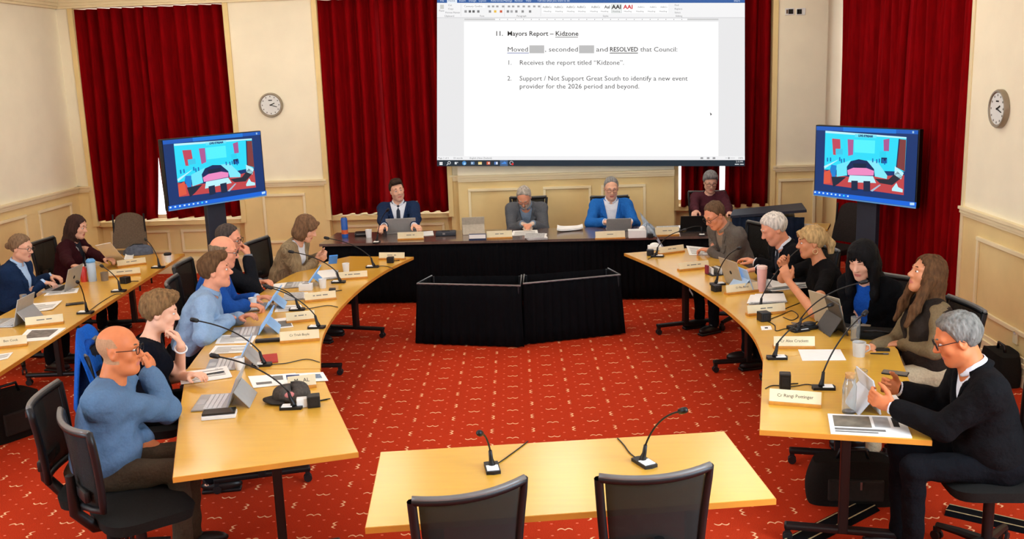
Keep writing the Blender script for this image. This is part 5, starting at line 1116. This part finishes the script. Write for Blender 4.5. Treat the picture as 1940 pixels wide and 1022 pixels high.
# --- left end table
tablet('tablet with attached keyboard open in front of the bald man', (438, 762), 8, lit=glow('tablet_violet_light', (160, 170, 232), .9))
t = thing('phone_box', 'black-topped white device box lying beside the bald man\'s keyboard', 'box', T2((416, 790)), rad(12))
MB().box((0, 0, .012), (.19, .10, .022), bev=.003).build('box_body', WHITE, t); MB().box((0, .004, .03), (.185, .09, .012), bev=.004).build('top_device', SCREENDARK, t)
paper('open notepad at the table edge in front of the short-haired woman', [(343, 730), (440, 716), (430, 697), (340, 710)], curl=.004, th=.01, marks=LINES(6))
pen('black pen lying on the open notepad', (378, 712), (425, 704), lift=.018)
t = paper('red booklet lying near the inner edge of the left end table', [(478, 692), (527, 687), (525, 671), (478, 676)], m=mat('red_cover', (176, 40, 30), .6, .4, .08, 20), th=.006, name='booklet', cat='booklet')
paper('printed sheets with photographs behind the grey cap on the left end table', [(480, 736), (562, 727), (560, 708), (470, 714)], lift=.001, curl=.001, marks=[(.5, .45, .72, .85, GREYINK), (.1, .2, .45, .4, GREYINK), (.78, .4, .95, .8, mat('print_blue', (70, 96, 160), .8, .2, .3, 60))])
paper('glossy photo leaflet overhanging the inner edge of the left end table', [(538, 726), (622, 722), (612, 706), (535, 710)], lift=.003, marks=[(.08, .3, .4, .85, mat('print_navy', (52, 66, 110), .8, .2, .4, 60)), (.6, .3, .9, .8, mat('print_steel', (120, 140, 160), .8, .2, .4, 60))])
plate('cream name plate beside the grey cap on the left end table', (546, 741), (600, 735), 'M   AL', .066, .034)
t = thing('cloth_cap', 'grey cloth cap with a pink lining on the left end table', 'cap', T2((553, 758)), rad(20))
def capf(u, v):
    a = u*2*PI; r = .10*math.sin(v*PI*.5)**.8; return (r*1.15*math.cos(a), r*math.sin(a)*.85, .012+.075*math.cos(v*PI*.5)**.7*(1+.25*math.sin(2*a+1))+.01*math.sin(5*a))
MB().grid(capf, 24, 8, th=.004).build('crown', mat('grey_felt', (78, 72, 66), .95, .1, .2, 60, .3, 150), t, smooth=True)
MB().grid(lambda u, v: (-.05-.12*v*math.cos((u-.5)*1.8), .11*(2*u-1)*(.7+.3*(1-v)), .016+.01*math.sin(PI*u)), 10, 4, th=.006).build('peak', mat('grey_felt_dark', (58, 54, 50), .95, .1, .2, 60), t, smooth=True)
MB().ball((-.02, -.055, .05), (.035, .028, .02), 12).build('lining', mat('pink_lining', (206, 128, 124), .9, .1, .1, 40), t, smooth=True)
power_box('black power box with a white plug at the inner corner of the left end table', (595, 770), rad(15))
t = thing('charger', 'white plug-in charger beside the black power box on the left end table', 'charger', T2((573, 771)), rad(12)); MB().box((0, 0, .028), (.062, .05, .055), bev=.005).build('body', WHITE, t); MB().tube([(-.03, 0, .02), (-.07, -.01, .008), (-.13, .0, .005)], .003, 6).build('lead', WHITE, t, smooth=True)
mic('gooseneck microphone arching towards the bald man from beside the cap', (556, 774), (412, 676), .52, rz=rad(184), cable=[(600, 762), (618, 758), (626, 757)])
mic('gooseneck microphone arching towards the short-haired woman beside the red booklet', (500, 693), (373, 608), .50, rz=rad(186), cable=[(540, 690), (580, 682), (606, 688)])
cup('white paper cup beside the bald man\'s tablet screen', (455, 700))
# --- left curved table
tablet('tablet with keyboard in front of the short-haired woman', (452, 690), 12, lit=SCREENBLUE, tilt=30)
paper('white printed sheet by the short-haired woman\'s tablet', [(408, 652), (478, 650), (488, 634), (415, 636)], marks=LINES(7))
paper('white printed sheet nearest the man in the light blue shirt', [(395, 672), (470, 668), (478, 654), (408, 656)], lift=.001, marks=LINES(7))
tablet('tablet with a pale blue screen in front of the man in the light blue shirt', (492, 628), 12, back=mat('pale_reflection_case', (140, 186, 232), .4, .5, .05, 20), kb=True, tilt=35, W=.27)  # pale blue case colour paints in daylight reflected off the silver back
t = thing('pencil_case', 'long black pencil case behind the front name plates on the left curve', 'pencil case', T2((510, 648)), rad(10)); MB().box((0, 0, .012), (.20, .05, .024), bev=.008).build('case', BLACK, t); MB().box((0, 0, .0245), (.17, .006, .003)).build('zip', METAL, t)
plate('cream name plate in front of the light-blue-shirted man, nearest on the left curve', (530, 652), (606, 646), 'Cr Trish Boyle', .066)
plate('cream name plate half hidden behind a microphone on the left curve', (543, 614), (598, 608), '~2 5 1', .066)
mic('gooseneck microphone on the left curve bending to the light-blue-shirted man', (603, 622), (514, 546), .50, rz=rad(176), cable=[(612, 620), (618, 618)])
mic('gooseneck microphone just behind the half-hidden name plate on the left curve', (566, 588), (508, 543), .36, rz=rad(186), cable=[(590, 585), (620, 580), (640, 583)])
tablet('tablet with a light blue reflection painted on its back in front of the royal-blue-suited man', (505, 582), 10, back=MATS['pale_reflection_case'], tilt=40, W=.27)  # same daylight reflection painted as the colour of the back
cup('white paper cup by the royal-blue-suited man\'s hand', (480, 583))
paper('printed form with a dark table behind the middle name plate', [(516, 624), (556, 620), (548, 602), (512, 606)], marks=[(.35, .1, .95, .7, GREYINK)])
paper('white agenda sheets lying along the middle of the left curve', [(520, 592), (575, 588), (570, 578), (525, 580)], lift=.001, marks=LINES(4))
plate('cream name plate in front of the royal-blue-suited man', (578, 574), (638, 568), '~2 5 5', .062)
stack('dark-edged folder of papers left of the third name plate on the left curve', [(540, 570), (580, 568), (580, 556), (545, 558)], 4)
tablet('tablet with a bright blue reflection painted on its back in front of the black-suited man', (583, 540), 8, back=mat('bright_reflection_case', (120, 180, 240), .4, .5, .05, 20), tilt=38, W=.25)  # bright blue stands for daylight reflected by the back, put into its colour
t = thing('tissue_box', 'small white box beside the tablet with the bright blue painted reflection', 'box', T2((580, 550)), rad(5)); MB().box((0, 0, .03), (.12, .08, .06), bev=.004).build('box_body', WHITE, t); MB().box((0, 0, .0605), (.06, .02, .003)).build('slot', GREYINK, t)
power_box('small black power box in the middle of the left curve with a white plug', (630, 556), rad(10), .06, .045)
cup('white paper cup beside the small power box on the left curve', (612, 546))
plate('long cream name plate below the woman with the phone', (640, 532), (697, 528), '~2 5 7', .058)
stack('loose white papers in front of the woman with the phone', [(600, 532), (640, 528), (635, 514), (605, 517)], 5)
paper('white card lying at the outer edge of the left curve beside the black-suited man', [(520, 548), (552, 544), (548, 536), (515, 540)], th=.006)
mic('gooseneck microphone below the woman with the phone', (644, 536), (555, 478), .44, rz=rad(180))
cup('white paper cup in front of the woman with the phone', (656, 515))
mic('gooseneck microphone near the far end of the left curve', (708, 507), (622, 452), .48, rz=rad(182), cable=[(725, 505), (738, 507), (745, 511)])
power_box('black power box at the far tip of the left curve', (740, 498), 0, .07, .06)
plate('cream name plate at the far tip of the left curve', (717, 493), (766, 493), '~7 3', .06, .02)
t = thing('phone', 'phone with a bright blue case held by the woman in the striped cardigan', 'phone', P(631, 492, .86), rad(20))
M = Matrix.Rotation(rad(50), 4, 'X'); MB().box((0, 0, 0), (.085, .012, .16), M, bev=.004).build('case', mat('blue_phone_case', (60, 140, 226), .4, .5, .05, 20), t); MB().box((0, .008, .0), (.078, .002, .15), M).build('screen', SCREENDARK, t)
# --- long left table
laptop('grey laptop with a round dark emblem in front of the woman in the navy blazer', (136, 548), 2, logo=True, tilt=18)
bottle('tall pale blue tumbler with a blue cloth on it, long left table', (176, 533), [(0, 0), (.038, 0), (.042, .19), (.036, .20), (0, .20)], mat('pale_blue_steel', (186, 206, 224), .35, .5, .03, 20), [(.044, .19), (.046, .205), (.03, .225), (0, .225)], mat('sky_blue_lid', (96, 158, 214), .6, .3, .1, 30), name='tumbler')
bottle('red drink bottle beside the pale tumbler', (160, 534), [(0, 0), (.032, 0), (.034, .12), (.02, .15), (.014, .155), (.014, .17), (0, .17)], mat('red_bottle', (196, 48, 36), .3, .5, .05, 20), [(.016, .155), (.016, .178), (0, .178)], WHITE)
cup('grey glass jar of drink behind the pale tumbler', (199, 532), .034, .038, .085, mat('smoky_glass', (132, 120, 108), .2, .5, .1, 20), name='drinking_glass')
plate('cream name plate farthest along the long left table', (223, 508), (278, 501), '~4 7', .058, .02)
plate('cream name plate behind the black power box on the long left table', (206, 527), (267, 521), '~8 8', .058, .02)
mic('gooseneck microphone near the far end of the long left table', (302, 508), (277, 455), .42, rz=rad(175))
mic('gooseneck microphone beside the power box on the long left table', (228, 553), (194, 505), .44, rz=rad(182))
power_box('black power box in the middle of the long left table', (238, 537), rad(-15), .075, .065)
mic('gooseneck microphone in front of the grey laptop on the long left table', (165, 594), (148, 536), .42, rz=rad(183), cable=[(190, 575), (215, 560), (230, 558)])
phone('black phone lying beside the laptop microphone on the long left table', (142, 577), rad(-65))
paper('white paper in front of the navy-blazer woman\'s laptop', [(83, 561), (146, 555), (150, 546), (95, 550)], marks=LINES(4))
paper('folded white report with a dark edge, long left table', [(55, 593), (100, 588), (118, 572), (60, 578)], curl=.008, th=.006, marks=LINES(5))
tablet('silver tablet standing at the left border of the picture', (42, 612), 4, W=.30, H=.23, tilt=16)
bottle('slim steel and glass bottle behind a name plate near the left border', (50, 606), [(0, 0), (.03, 0), (.032, .13), (.026, .15), (.026, .19), (0, .19)], mat('bottle_steel', (172, 170, 164), .3, .5, .1, 40, metal=.4), [(.027, .19), (.028, .215), (0, .218)], METAL)
plate('cream name plate in front of the steel bottle', (48, 622), (121, 614), '~7 5', .064, .024)
paper('newspaper with a grey photograph at the edge of the long left table', [(28, 650), (95, 644), (125, 622), (52, 625)], lift=.0, marks=[(.15, .25, .85, .9, mat('newsprint_photo', (120, 112, 104), .85, .2, .4, 20))], name='newspaper', cat='newspaper')
plate('cream name plate nearest the camera on the long left table', (-10, 663), (52, 656), 'Ben Cook', .066)
paper('white sheet at the left border below the nearest name plate', [(-30, 690), (15, 680), (25, 668), (-20, 675)], marks=LINES(4))
t = paper('large white sheet held up by the woman in the maroon cardigan', [(196, 506), (224, 504), (244, 470), (216, 474)], th=.004); t.location.z = TZ+.03; t.rotation_euler = (rad(-22), rad(-14), 0); t.location = Vector(P(218, 490, .82))
t = thing('shoulder_bag', 'soft grey-blue bag lying on the far end of the long left table', 'bag', T2((262, 482)), rad(5))
def bagf(u, v):
    a = u*2*PI; r = math.sin(v*PI*.5)**.45; return (.17*r*math.cos(a), .10*r*math.sin(a), .09*math.cos(v*PI*.5)**.8*(1+.2*math.sin(3*a+1))+.002)
MB().grid(bagf, 24, 8).build('bag_body', mat('slate_fabric', (92, 98, 112), .9, .1, .25, 30, .3, 80), t, smooth=True); MB().tube([(-.12, .02, .07), (-.05, .03, .11), (.05, .03, .11), (.12, .02, .06)], .008, 8).build('strap', BLACK, t, smooth=True)
paper('crumpled white tissue on the far end of the long left table', [(234, 496), (252, 494), (254, 484), (238, 485)], curl=.02, th=.003)
cup('takeaway cup with a black lid at the far corner of the long left table', (319, 497), .03, .038, .09, WHITE, BLACK)
# --- head table
bottle('tall blue and orange drinks can at the left end of the head table', (654, 451), [(0, 0), (.036, .002), (.039, .015), (.039, .23), (.03, .245), (0, .245)], mat('blue_can', (30, 86, 168), .35, .5, .1, 15), [(0, .246), (.028, .246), (.028, .25), (0, .25)], METAL, name='drinks_can', extra=([(.0395, .05), (.0395, .10)], mat('orange_band', (214, 96, 48), .4, .4, .1, 20)))
t = thing('pouch', 'black pouch lying left of the cup on the head table', 'pouch', T2((688, 447)), rad(8)); MB().box((0, 0, .025), (.20, .14, .05), bev=.02).build('pouch_body', BLACK, t); MB().box((0, -.071, .03), (.15, .003, .006)).build('zip', METAL, t)
cup('white cup beside the black pouch on the head table', (699, 450), .032, .04, .095)
mic('gooseneck microphone at the left end of the head table', (714, 460), (733, 400), .42, rz=rad(-90))
laptop('silver laptop open in front of the man in the navy suit', (761, 443), 276, W=.36, D=.20, tilt=22, logo=False)
plate('white name plate in front of the silver laptop on the head table', (753, 456), (803, 454), '~7 3', .075, .022)
paper('white paper lying right of the navy-suited man\'s laptop', [(790, 448), (822, 446), (820, 438), (796, 440)], th=.004)
t = thing('hard_case', 'flat dark case lying on the head table right of the navy-suited man', 'case', T2((845, 446)), rad(3)); MB().box((0, 0, .025), (.24, .16, .05), bev=.015).build('case_body', mat('dark_slate', (48, 52, 60), .5, .4, .1, 20), t); MB().box((0, 0, .052), (.10, .03, .012), bev=.005).build('handle', BLACK, t); MB().box((-.02, -.081, .03), (.03, .004, .02)).build('latch', METAL, t)
tablet('upright tablet in a stand at the left of the grey-suited man', (897, 442), 278, kb=False, W=.27, H=.20, tilt=12, back=mat('beige_case', (176, 166, 148), .5, .4, .1, 30))
t = thing('label_box', 'small dark box with a white label below the upright tablet', 'box', T2((905, 455)), rad(0)); MB().box((0, 0, .035), (.20, .06, .07), bev=.004).build('box_body', mat('navy_box', (40, 52, 84), .5, .4, .1, 30), t); MB().box((0, -.032, .045), (.19, .003, .045)).build('label', PAPER, t)
plate('white name plate in front of the bowed grey-suited man', (922, 454), (971, 452), '~5 5', .075, .022)
paper('white papers the grey-suited man is writing on', [(968, 447), (1020, 445), (1018, 436), (972, 438)], lift=.001, marks=LINES(4))
stack('thick white binder of papers at the front edge of the head table', [(998, 456), (1035, 454), (1032, 446), (995, 447)], 7)
paper('rolled white document lying between the two men at the head table', [(1055, 441), (1105, 437), (1104, 432), (1056, 434)], curl=.03, th=.02)
laptop('silver laptop open in front of the man in the bright blue suit', (1172, 438), 270, W=.29, D=.17, tilt=30, logo=False)
plate('wide pale name plate in front of the bright-blue-suited man', (1128, 455), (1185, 453), '~8', .075, .03)
t = thing('tissue_box', 'white tissue box right of the bright-blue-suited man\'s laptop', 'box', T2((1207, 450)), rad(0)); MB().box((0, 0, .045), (.20, .11, .09), bev=.005).build('box_body', WHITE, t); MB().ball((.06, 0, .10), (.04, .03, .03), 8).build('tissue', PAPER, t)
t = thing('plastic_bag', 'crumpled clear plastic bag on the head table', 'bag', T2((1226, 447)), rad(0))
MB().grid(lambda u, v: (.10*math.cos(u*2*PI)*math.sin(v*PI/2)*(1+.3*math.sin(7*u*2*PI)), .07*math.sin(u*2*PI)*math.sin(v*PI/2)*(1+.2*math.cos(5*u*6.28)), .13*math.cos(v*PI/2)+.012*math.sin(9*u*6.28+5*v)), 28, 8, th=.002).build('bag_body', mat('hazy_plastic', (190, 206, 220), .25, .6, .25, 30, trans=.35), t); MB().box((0, 0, .012), (.12, .08, .02), bev=.006).build('contents', mat('blue_wrapper', (72, 110, 160), .5, .5, .3, 40), t)
stack('dark-covered folders stacked at the right of the head table', [(1242, 440), (1285, 438), (1284, 430), (1243, 432)], 4)
plate('white name plate below the dark folders on the head table', (1242, 449), (1288, 447), '~6 5', .085, .022)
power_box('small black power box left of the folders on the head table', (1232, 451), 0, .06, .05)
laptop('black laptop open in front of the woman in the maroon jumper', (1318, 440), 268, W=.36, D=.22, tilt=30, m=BLACK, logo=False)
mic('gooseneck microphone leaning over from the right end of the head table', (1330, 446), (1290, 438), .30, rz=rad(-100), hz=.92)
# --- right curved table
power_box('black power box at the far tip of the right curve', (1232, 484), 0, .07, .06)
t = thing('tissue_box', 'white tissue packet behind the power box on the far tip of the right curve', 'tissues', T2((1240, 474)), 0); MB().box((0, 0, .025), (.14, .09, .05), bev=.01).build('packet', WHITE, t); MB().ball((0, 0, .055), (.05, .03, .025), 8).build('tissue', PAPER, t)
mic('gooseneck microphone at the far tip of the right curve', (1243, 487), (1294, 437), .44, rz=rad(-8), cable=[(1232, 490), (1228, 492)])
plate('cream name plate nearest the far tip of the right curve', (1252, 484), (1298, 478), '~5 5', .062, .022)
paper('bright white document in front of the grey-jacketed man', [(1306, 484), (1362, 484), (1342, 470), (1300, 466)], lift=.001, marks=LINES(5))
plate('cream name plate in front of the white document, right curve', (1288, 515), (1345, 509), '~3 7 4', .06, .022)
t = thing('organiser', 'wire desk organiser full of papers between name plate and laptop', 'organiser', T2((1358, 520)), rad(20)); MB().box((0, 0, .004), (.17, .14, .008), bev=.003).build('tray', DKMETAL, t)
for i in range(4): MB().box((-.05+.035*i, .01, .035), (.006, .12, .06), Matrix.Rotation(rad(8*i-10), 4, 'Z')).build('divider', METAL if i % 2 else PAPER, t)
MB().box((-.08, .04, .045), (.02, .05, .08), bev=.004).build('red_packet', mat('dark_red_packet', (130, 40, 56), .6, .3, .1, 30), t)
laptop('beige-backed laptop with a small emblem, first on the right curve', (1392, 543), 200, W=.31, D=.24, tilt=18, m=mat('beige_aluminium', (178, 164, 138), .4, .5, .04, 30), logo=True)
tablet('white tablet with a pale blue back behind the long name plate, right curve', (1416, 548), 196, kb=True, W=.24, H=.2, tilt=20, back=mat('pale_blue_back', (170, 196, 222), .4, .5, .04, 20))
power_box('black power box in front of the beige laptop on the right curve', (1357, 552), rad(20), .07, .055)
mic('gooseneck microphone behind the black power box and beige laptop', (1357, 540), (1398, 472), .46, rz=rad(10))
plate('long cream name plate in front of the white-haired man', (1378, 560), (1438, 553), 'Cr Ria Bond', .064)
bottle('tall pink tumbler beside the long name plate on the right curve', (1443, 552), [(0, 0), (.03, 0), (.042, .17), (.042, .20), (0, .20)], mat('pink_tumbler', (230, 176, 168), .4, .4, .03, 20), [(.044, .195), (.044, .215), (.03, .222), (0, .222)], mat('blush_lid', (238, 208, 198), .4, .4, .03, 20), name='tumbler')
stack('thick spread of printed papers in front of the blonde woman', [(1455, 552), (1530, 545), (1515, 520), (1450, 522)], 8)
t = paper('maroon folder edge under the papers of the white-haired man', [(1440, 524), (1478, 518), (1480, 510), (1446, 512)], m=mat('maroon_card', (132, 34, 52), .6, .3, .1, 20), th=.006, name='folder', cat='folder')
phone('dark phone beside the pink tumbler', (1466, 556), rad(70))
stack('white loose papers behind the second power box of the right curve', [(1420, 578), (1488, 574), (1478, 560), (1425, 562)], 5)
plate('cream name plate half hidden by cables on the right curve', (1418, 600), (1490, 594), '~5 5', .062, .022)
power_box('black power box with tangled leads on the right curve', (1447, 608), rad(15), .08, .07)
mic('gooseneck microphone rising to the blonde woman from the right curve', (1440, 590), (1524, 464), .60, rz=rad(10), hz=1.12)
for i, pts in enumerate(([(1450, 600), (1475, 592), (1490, 585), (1515, 575)], [(1458, 606), (1480, 598), (1500, 590), (1512, 600), (1500, 608), (1484, 602)], [(1455, 610), (1468, 618), (1470, 628), (1490, 624), (1505, 630)], [(1540, 615), (1560, 606), (1580, 612), (1592, 622)], [(1560, 632), (1580, 630), (1592, 618)])):
    cable(['thin black lead running to the laptop by the blonde woman', 'looped black lead in the tangle on the right curve', 'black lead hooking down in front of the power box', 'black lead trailing from the conference unit to the laptop', 'short black lead end right of the conference unit'][i], pts)
t = thing('conference_unit', 'black conference unit in a tangle of leads on the right curve', 'conference unit', T2((1520, 624)), rad(25)); MB().box((0, 0, .015), (.20, .12, .03), bev=.012).build('base', BLACK, t); MB().ball((.05, -.01, .035), (.055, .04, .018), 14).build('speaker', DKMETAL, t, smooth=True); MB().box((-.05, 0, .034), (.06, .07, .008), Matrix.Rotation(.2, 4, 'Y')).build('key_panel', METAL, t)
mic('gooseneck microphone rising to the black-haired woman from the conference unit', (1512, 628), (1632, 536), .56, rz=rad(20))
laptop('beige-backed laptop in front of the black-haired woman', (1572, 618), 205, W=.33, D=.24, tilt=16, m=MATS['beige_aluminium'], logo=False)
tablet('dark tablet standing edge-on behind the conference unit', (1592, 628), 186, kb=False, W=.28, H=.24, tilt=18, back=mat('graphite_case', (66, 62, 58), .5, .4, .1, 30), lit=SCREENDARK)
t = paper('small white card with a black mark on the right curve', [(1443, 626), (1463, 625), (1460, 618), (1441, 619)], marks=[(.35, .3, .65, .6, INK)])
# --- right end table
plate('cream name plate behind the white sheet on the right end table', (1466, 662), (1545, 662), 'Cr Alex Crackett', .066, .026)
mic('gooseneck microphone at the inner edge of the right end table', (1468, 680), (1570, 580), .56, rz=rad(-2), cable=[(1452, 676)])
paper('blank white sheet in the middle of the right end table', [(1520, 684), (1603, 683), (1592, 663), (1512, 663)])
cup('grey-white mug on the right end table', (1627, 675), .036, .043, .095, mat('grey_mug', (196, 192, 184), .35, .4, .04, 20), handle=True, name='mug', cat='mug')
bottle('tall clear drinking glass behind the mug', (1620, 646), [(0, 0), (.03, 0), (.033, .17), (.030, .17), (.027, .01), (0, .01)], GLASS, name='drinking_glass')
phone('white and black phone charger pack behind the tall glass', (1628, 612), rad(20), case=WHITE, s=(.08, .12))
t = thing('leather_case', 'black leather case in front of the black-haired woman', 'case', T2((1660, 640)), rad(-20)); MB().box((0, 0, .03), (.26, .17, .06), bev=.025).build('case_body', BLACKSEAT, t); MB().tube([(-.08, -.08, .06), (0, -.1, .075), (.08, -.08, .06)], .007, 8).build('handle', BLACK, t, smooth=True)
pen('upper dark pen beside the mug', (1650, 663), (1686, 662)); pen('lower dark pen beside the mug', (1648, 670), (1684, 671)); phone('small dark notebook next to the pens by the mug', (1670, 664), rad(80), s=(.06, .10))
phone('grey phone lying by the outer edge of the right end table', (1696, 709), rad(62), m=mat('grey_glass', (120, 112, 100), .2, .5, .1, 20))
power_box('black power box standing upright beside the nearest name plate, right end table', (1487, 736), rad(-10), .065, .095)
mic('tall gooseneck microphone leaning right behind the nearest name plate', (1556, 737), (1636, 596), .62, rz=rad(-5), cable=[(1530, 730), (1500, 734), (1465, 732), (1450, 738)])
plate('cream name plate nearest the camera on the right end table', (1456, 767), (1556, 775), 'Cr Rangi Pottinger', .070, .028)
bottle('clear glass bottle with a cork on the right end table', (1608, 782), [(0, 0), (.036, 0), (.038, .02), (.038, .15), (.03, .18), (.026, .20), (.023, .20), (.027, .175), (.034, .15), (.034, .012), (0, .012)], GLASS, [(0, .185), (.022, .185), (.027, .225), (0, .228)], mat('cork', (196, 150, 96), .9, .1, .2, 60))
bottle('clear glass tumbler between the corked bottle and the held tablet', (1630, 742), [(0, 0), (.032, 0), (.036, .13), (.033, .13), (.029, .01), (0, .01)], GLASS, name='drinking_glass')
tablet('white tablet held upright by the grey-haired man', (1652, 772), 182, kb=False, W=.27, H=.20, tilt=14, back=mat('white_tablet_back', (206, 208, 212), .35, .5, .03, 20), lit=SCREENDARK)
paper('colour magazine with a grey photograph at the near edge of the right end table', [(1574, 823), (1728, 831), (1712, 792), (1568, 786)], th=.006, name='magazine', cat='magazine', marks=[(.06, .35, .54, .92, mat('magazine_photo', (112, 104, 88), .5, .4, .5, 12)), (.58, .4, .78, .92, mat('magazine_photo_pale', (160, 162, 160), .5, .4, .3, 12)), (.06, .18, .7, .28, GREYINK), (.06, .08, .6, .14, GREYINK), (.82, .45, .9, .9, INK)])
paper('white paper under the grey-haired man\'s forearm', [(1690, 770), (1742, 766), (1732, 746), (1690, 750)], lift=.001)
# ------------------------------------------------------------------ things on the floor and round the walls
chair_by_rim('empty black mesh chair in the left foreground beside the bald man', (97, 772), (158, 826))
def banquet_chair(label, px, z, face, m, scale=1):
    q = P(*px, z); t = thing('stacking_chair', label, 'chair', (q[0], q[1], 0), face_rot(face))
    def bf(u, v): x = (u-.5)*.44*(1-.25*v**3); return (x, -.20-.10*v, .50+.46*v-.06*(abs(u-.5)*2)**2.5*v)
    MB().grid(bf, 10, 8, th=.035).build('backrest', m, t, smooth=50); MB().box((0, 0, .445), (.44, .42, .07), bev=.025).build('seat', m, t)
    for x in (-.2, .2):
        MB().tube([(x, .19, .42), (x, .20, 0)], .012, 8).build('leg', DKMETAL, t); MB().tube([(x, -.24, .95), (x*1.05, -.215, .5), (x*1.05, -.22, .4), (x, -.27, 0)], .012, 8).build('leg', DKMETAL, t)
    return t
GREYFAB = mat('grey_brown_fabric', (112, 98, 84), .9, .1, .15, 60, .3, 200)
banquet_chair('grey-brown stacking chair facing the room by the left curtain', (230, 408), .97, 275, GREYFAB)
banquet_chair('dark stacking chair against the long curtain below the right television', (1588, 388), .97, 215, mat('dark_chair_fabric', (52, 46, 44), .9, .1, .15, 60, .3, 200))
t = thing('covered_lectern', 'dark navy cloth-covered stand with a sloping top behind the white-haired man', 'stand', P(1455, 400, .95)*np.array([1, 1, 0]), rad(-12))
b = MB(); b.slab([(-.42, -.05, .90), (.42, -.10, .98), (.38, .32, 1.0), (-.40, .32, .92)], .03).build('sloping_top', mat('dark_navy_panel', (26, 32, 46), .5, .4, .1, 20), t)
pleat('cloth_front', (-.40, -.04), (.40, -.08), .02, .89, mat('dark_navy_cloth', (22, 30, 46), .95, .1, .2, 20), t); MB().box((0, .12, .45), (.6, .3, .88), bev=.02).build('cabinet', BLACK, t)
t = thing('side_table', 'small side table with papers behind the blonde woman', 'table', P(1520, 428, .74)*np.array([1, 1, 0]), rad(-20)); MB().box((0, 0, .73), (.6, .4, .03), bev=.005).build('tabletop', WOOD, t)
for x in (-.25, .25): MB().box((x, 0, .36), (.03, .3, .71)).build('leg', METAL, t)
q = P(1520, 428, .76); o = tag(MB().box((0, 0, .012), (.3, .22, .024), bev=.003).build('folder', PAPER), 'white folder lying on the small side table', 'folder'); o.location = (q[0], q[1], .746); o.rotation_euler = (0, 0, rad(-30))
def soft_bag(label, px, size, rz, m=BLACKSEAT, z=0):
    q = P(px[0], px[1], z); t = thing('bag', label, 'bag', (q[0], q[1], z), rz); w_, d_, h_ = size
    def f(u, v):
        a = u*2*PI; e = lambda c: math.copysign(abs(c)**.5, c); r = 1-.12*v*v; bul = 1+.06*math.sin(v*PI); return (e(math.cos(a))*w_/2*r*bul, e(math.sin(a))*d_/2*r*bul, h_*v*(1-.05*math.cos(2*a)))
    b = MB(); b.grid(f, 28, 8); bmesh.ops.remove_doubles(b.bm, verts=b.bm.verts[:], dist=1e-4); bmesh.ops.holes_fill(b.bm, edges=b.bm.edges[:]); b.build('bag_body', m, t, smooth=50)
    MB().box((0, -d_/2-.012, h_*.42), (w_*.62, .03, h_*.5), bev=.012).build('front_pocket', mat('bag_pocket', (40, 36, 32), .8, .2, .15, 40), t)
    MB().tube([(-w_*.18, 0, h_*.97), (-w_*.14, 0, h_*1.2), (w_*.14, 0, h_*1.2), (w_*.18, 0, h_*.97)], .012, 8).build('handle', BLACK, t, smooth=True); MB().box((w_*.05, -d_/2-.03, h_*.55), (.012, .006, .05)).build('zip_pull', METAL, t)
soft_bag('black briefcase bag standing under the right end table', (1612, 948), (.52, .20, .27), rad(-4))
soft_bag('black backpack on the carpet against the right wall, at the picture edge', (1893, 722), (.40, .22, .26), rad(88))
soft_bag('dark bag on the carpet under the near end of the long left table', (28, 825), (.45, .25, .34), rad(60))
def ramp(label, a, b_, w_=.16):
    A, B = P(*a, 0), P(*b_, 0); d = Vector(B-A); L = d.length; t = thing('cable_ramp', label, 'cable cover', A, math.atan2(d.y, d.x))
    M = Matrix.Rotation(PI/2, 4, 'Z')@Matrix.Rotation(PI/2, 4, 'X')
    b = MB(); pr = [(-w_/2, 0), (-w_*.25, .022), (w_*.25, .022), (w_/2, 0)]
    va = [b.bm.verts.new((0, p[0], p[1]+.001)) for p in pr]; vb = [b.bm.verts.new((L, p[0], p[1]+.001)) for p in pr]
    b.bm.faces.new(va); b.bm.faces.new(vb[::-1])
    for i in range(4): b.bm.faces.new((va[i], va[(i+1) % 4], vb[(i+1) % 4], vb[i]))
    b.build('rubber_body', BLACKCLOTH, t)
    for y in (-w_*.27, w_*.27): MB().box((L/2, y, .0235), (L, .006, .003)).build('edge_strip', mat('worn_yellow_strip', (190, 172, 126), .5, .4, .2, 40), t)
ramp('rubber cable ramp crossing the carpet at the bottom right', (1470, 1050), (1645, 960)); ramp('rubber cable ramp running right beneath the suited man\'s chair', (1795, 968), (1990, 1012))
# coat over a chair back
root, th, k, pt = PEOPLE['L2']
t = thing('jacket', 'bright blue jacket hung over the chair back behind the short-haired woman', 'jacket', (root[0], root[1], 0), th)
def jf(u, v):
    a = (u-.5)*2; x = a*.32; s = v*2-1; y = -.275+(.075*s)-.02*math.cos(4*a+1)*(abs(s)); z = 1.15-.08*a*a-(abs(s)**1.3)*(.52 if s < 0 else .30)+.012*math.sin(6*a); return (x, y-.02+.10*a*a*.45, z)
MB().grid(jf, 18, 24, th=.012).build('jacket_body', cloth_m('bright_blue_nylon', (26, 88, 176), .15), t, smooth=True)
MB().tube([(-.13, -.25, 1.02), (-.05, -.255, 1.04), (.05, -.255, 1.04), (.13, -.25, 1.02)], .022, 8).build('jacket_collar', cloth_m('bright_blue_nylon_dark', (20, 70, 150), .15), t, smooth=True)
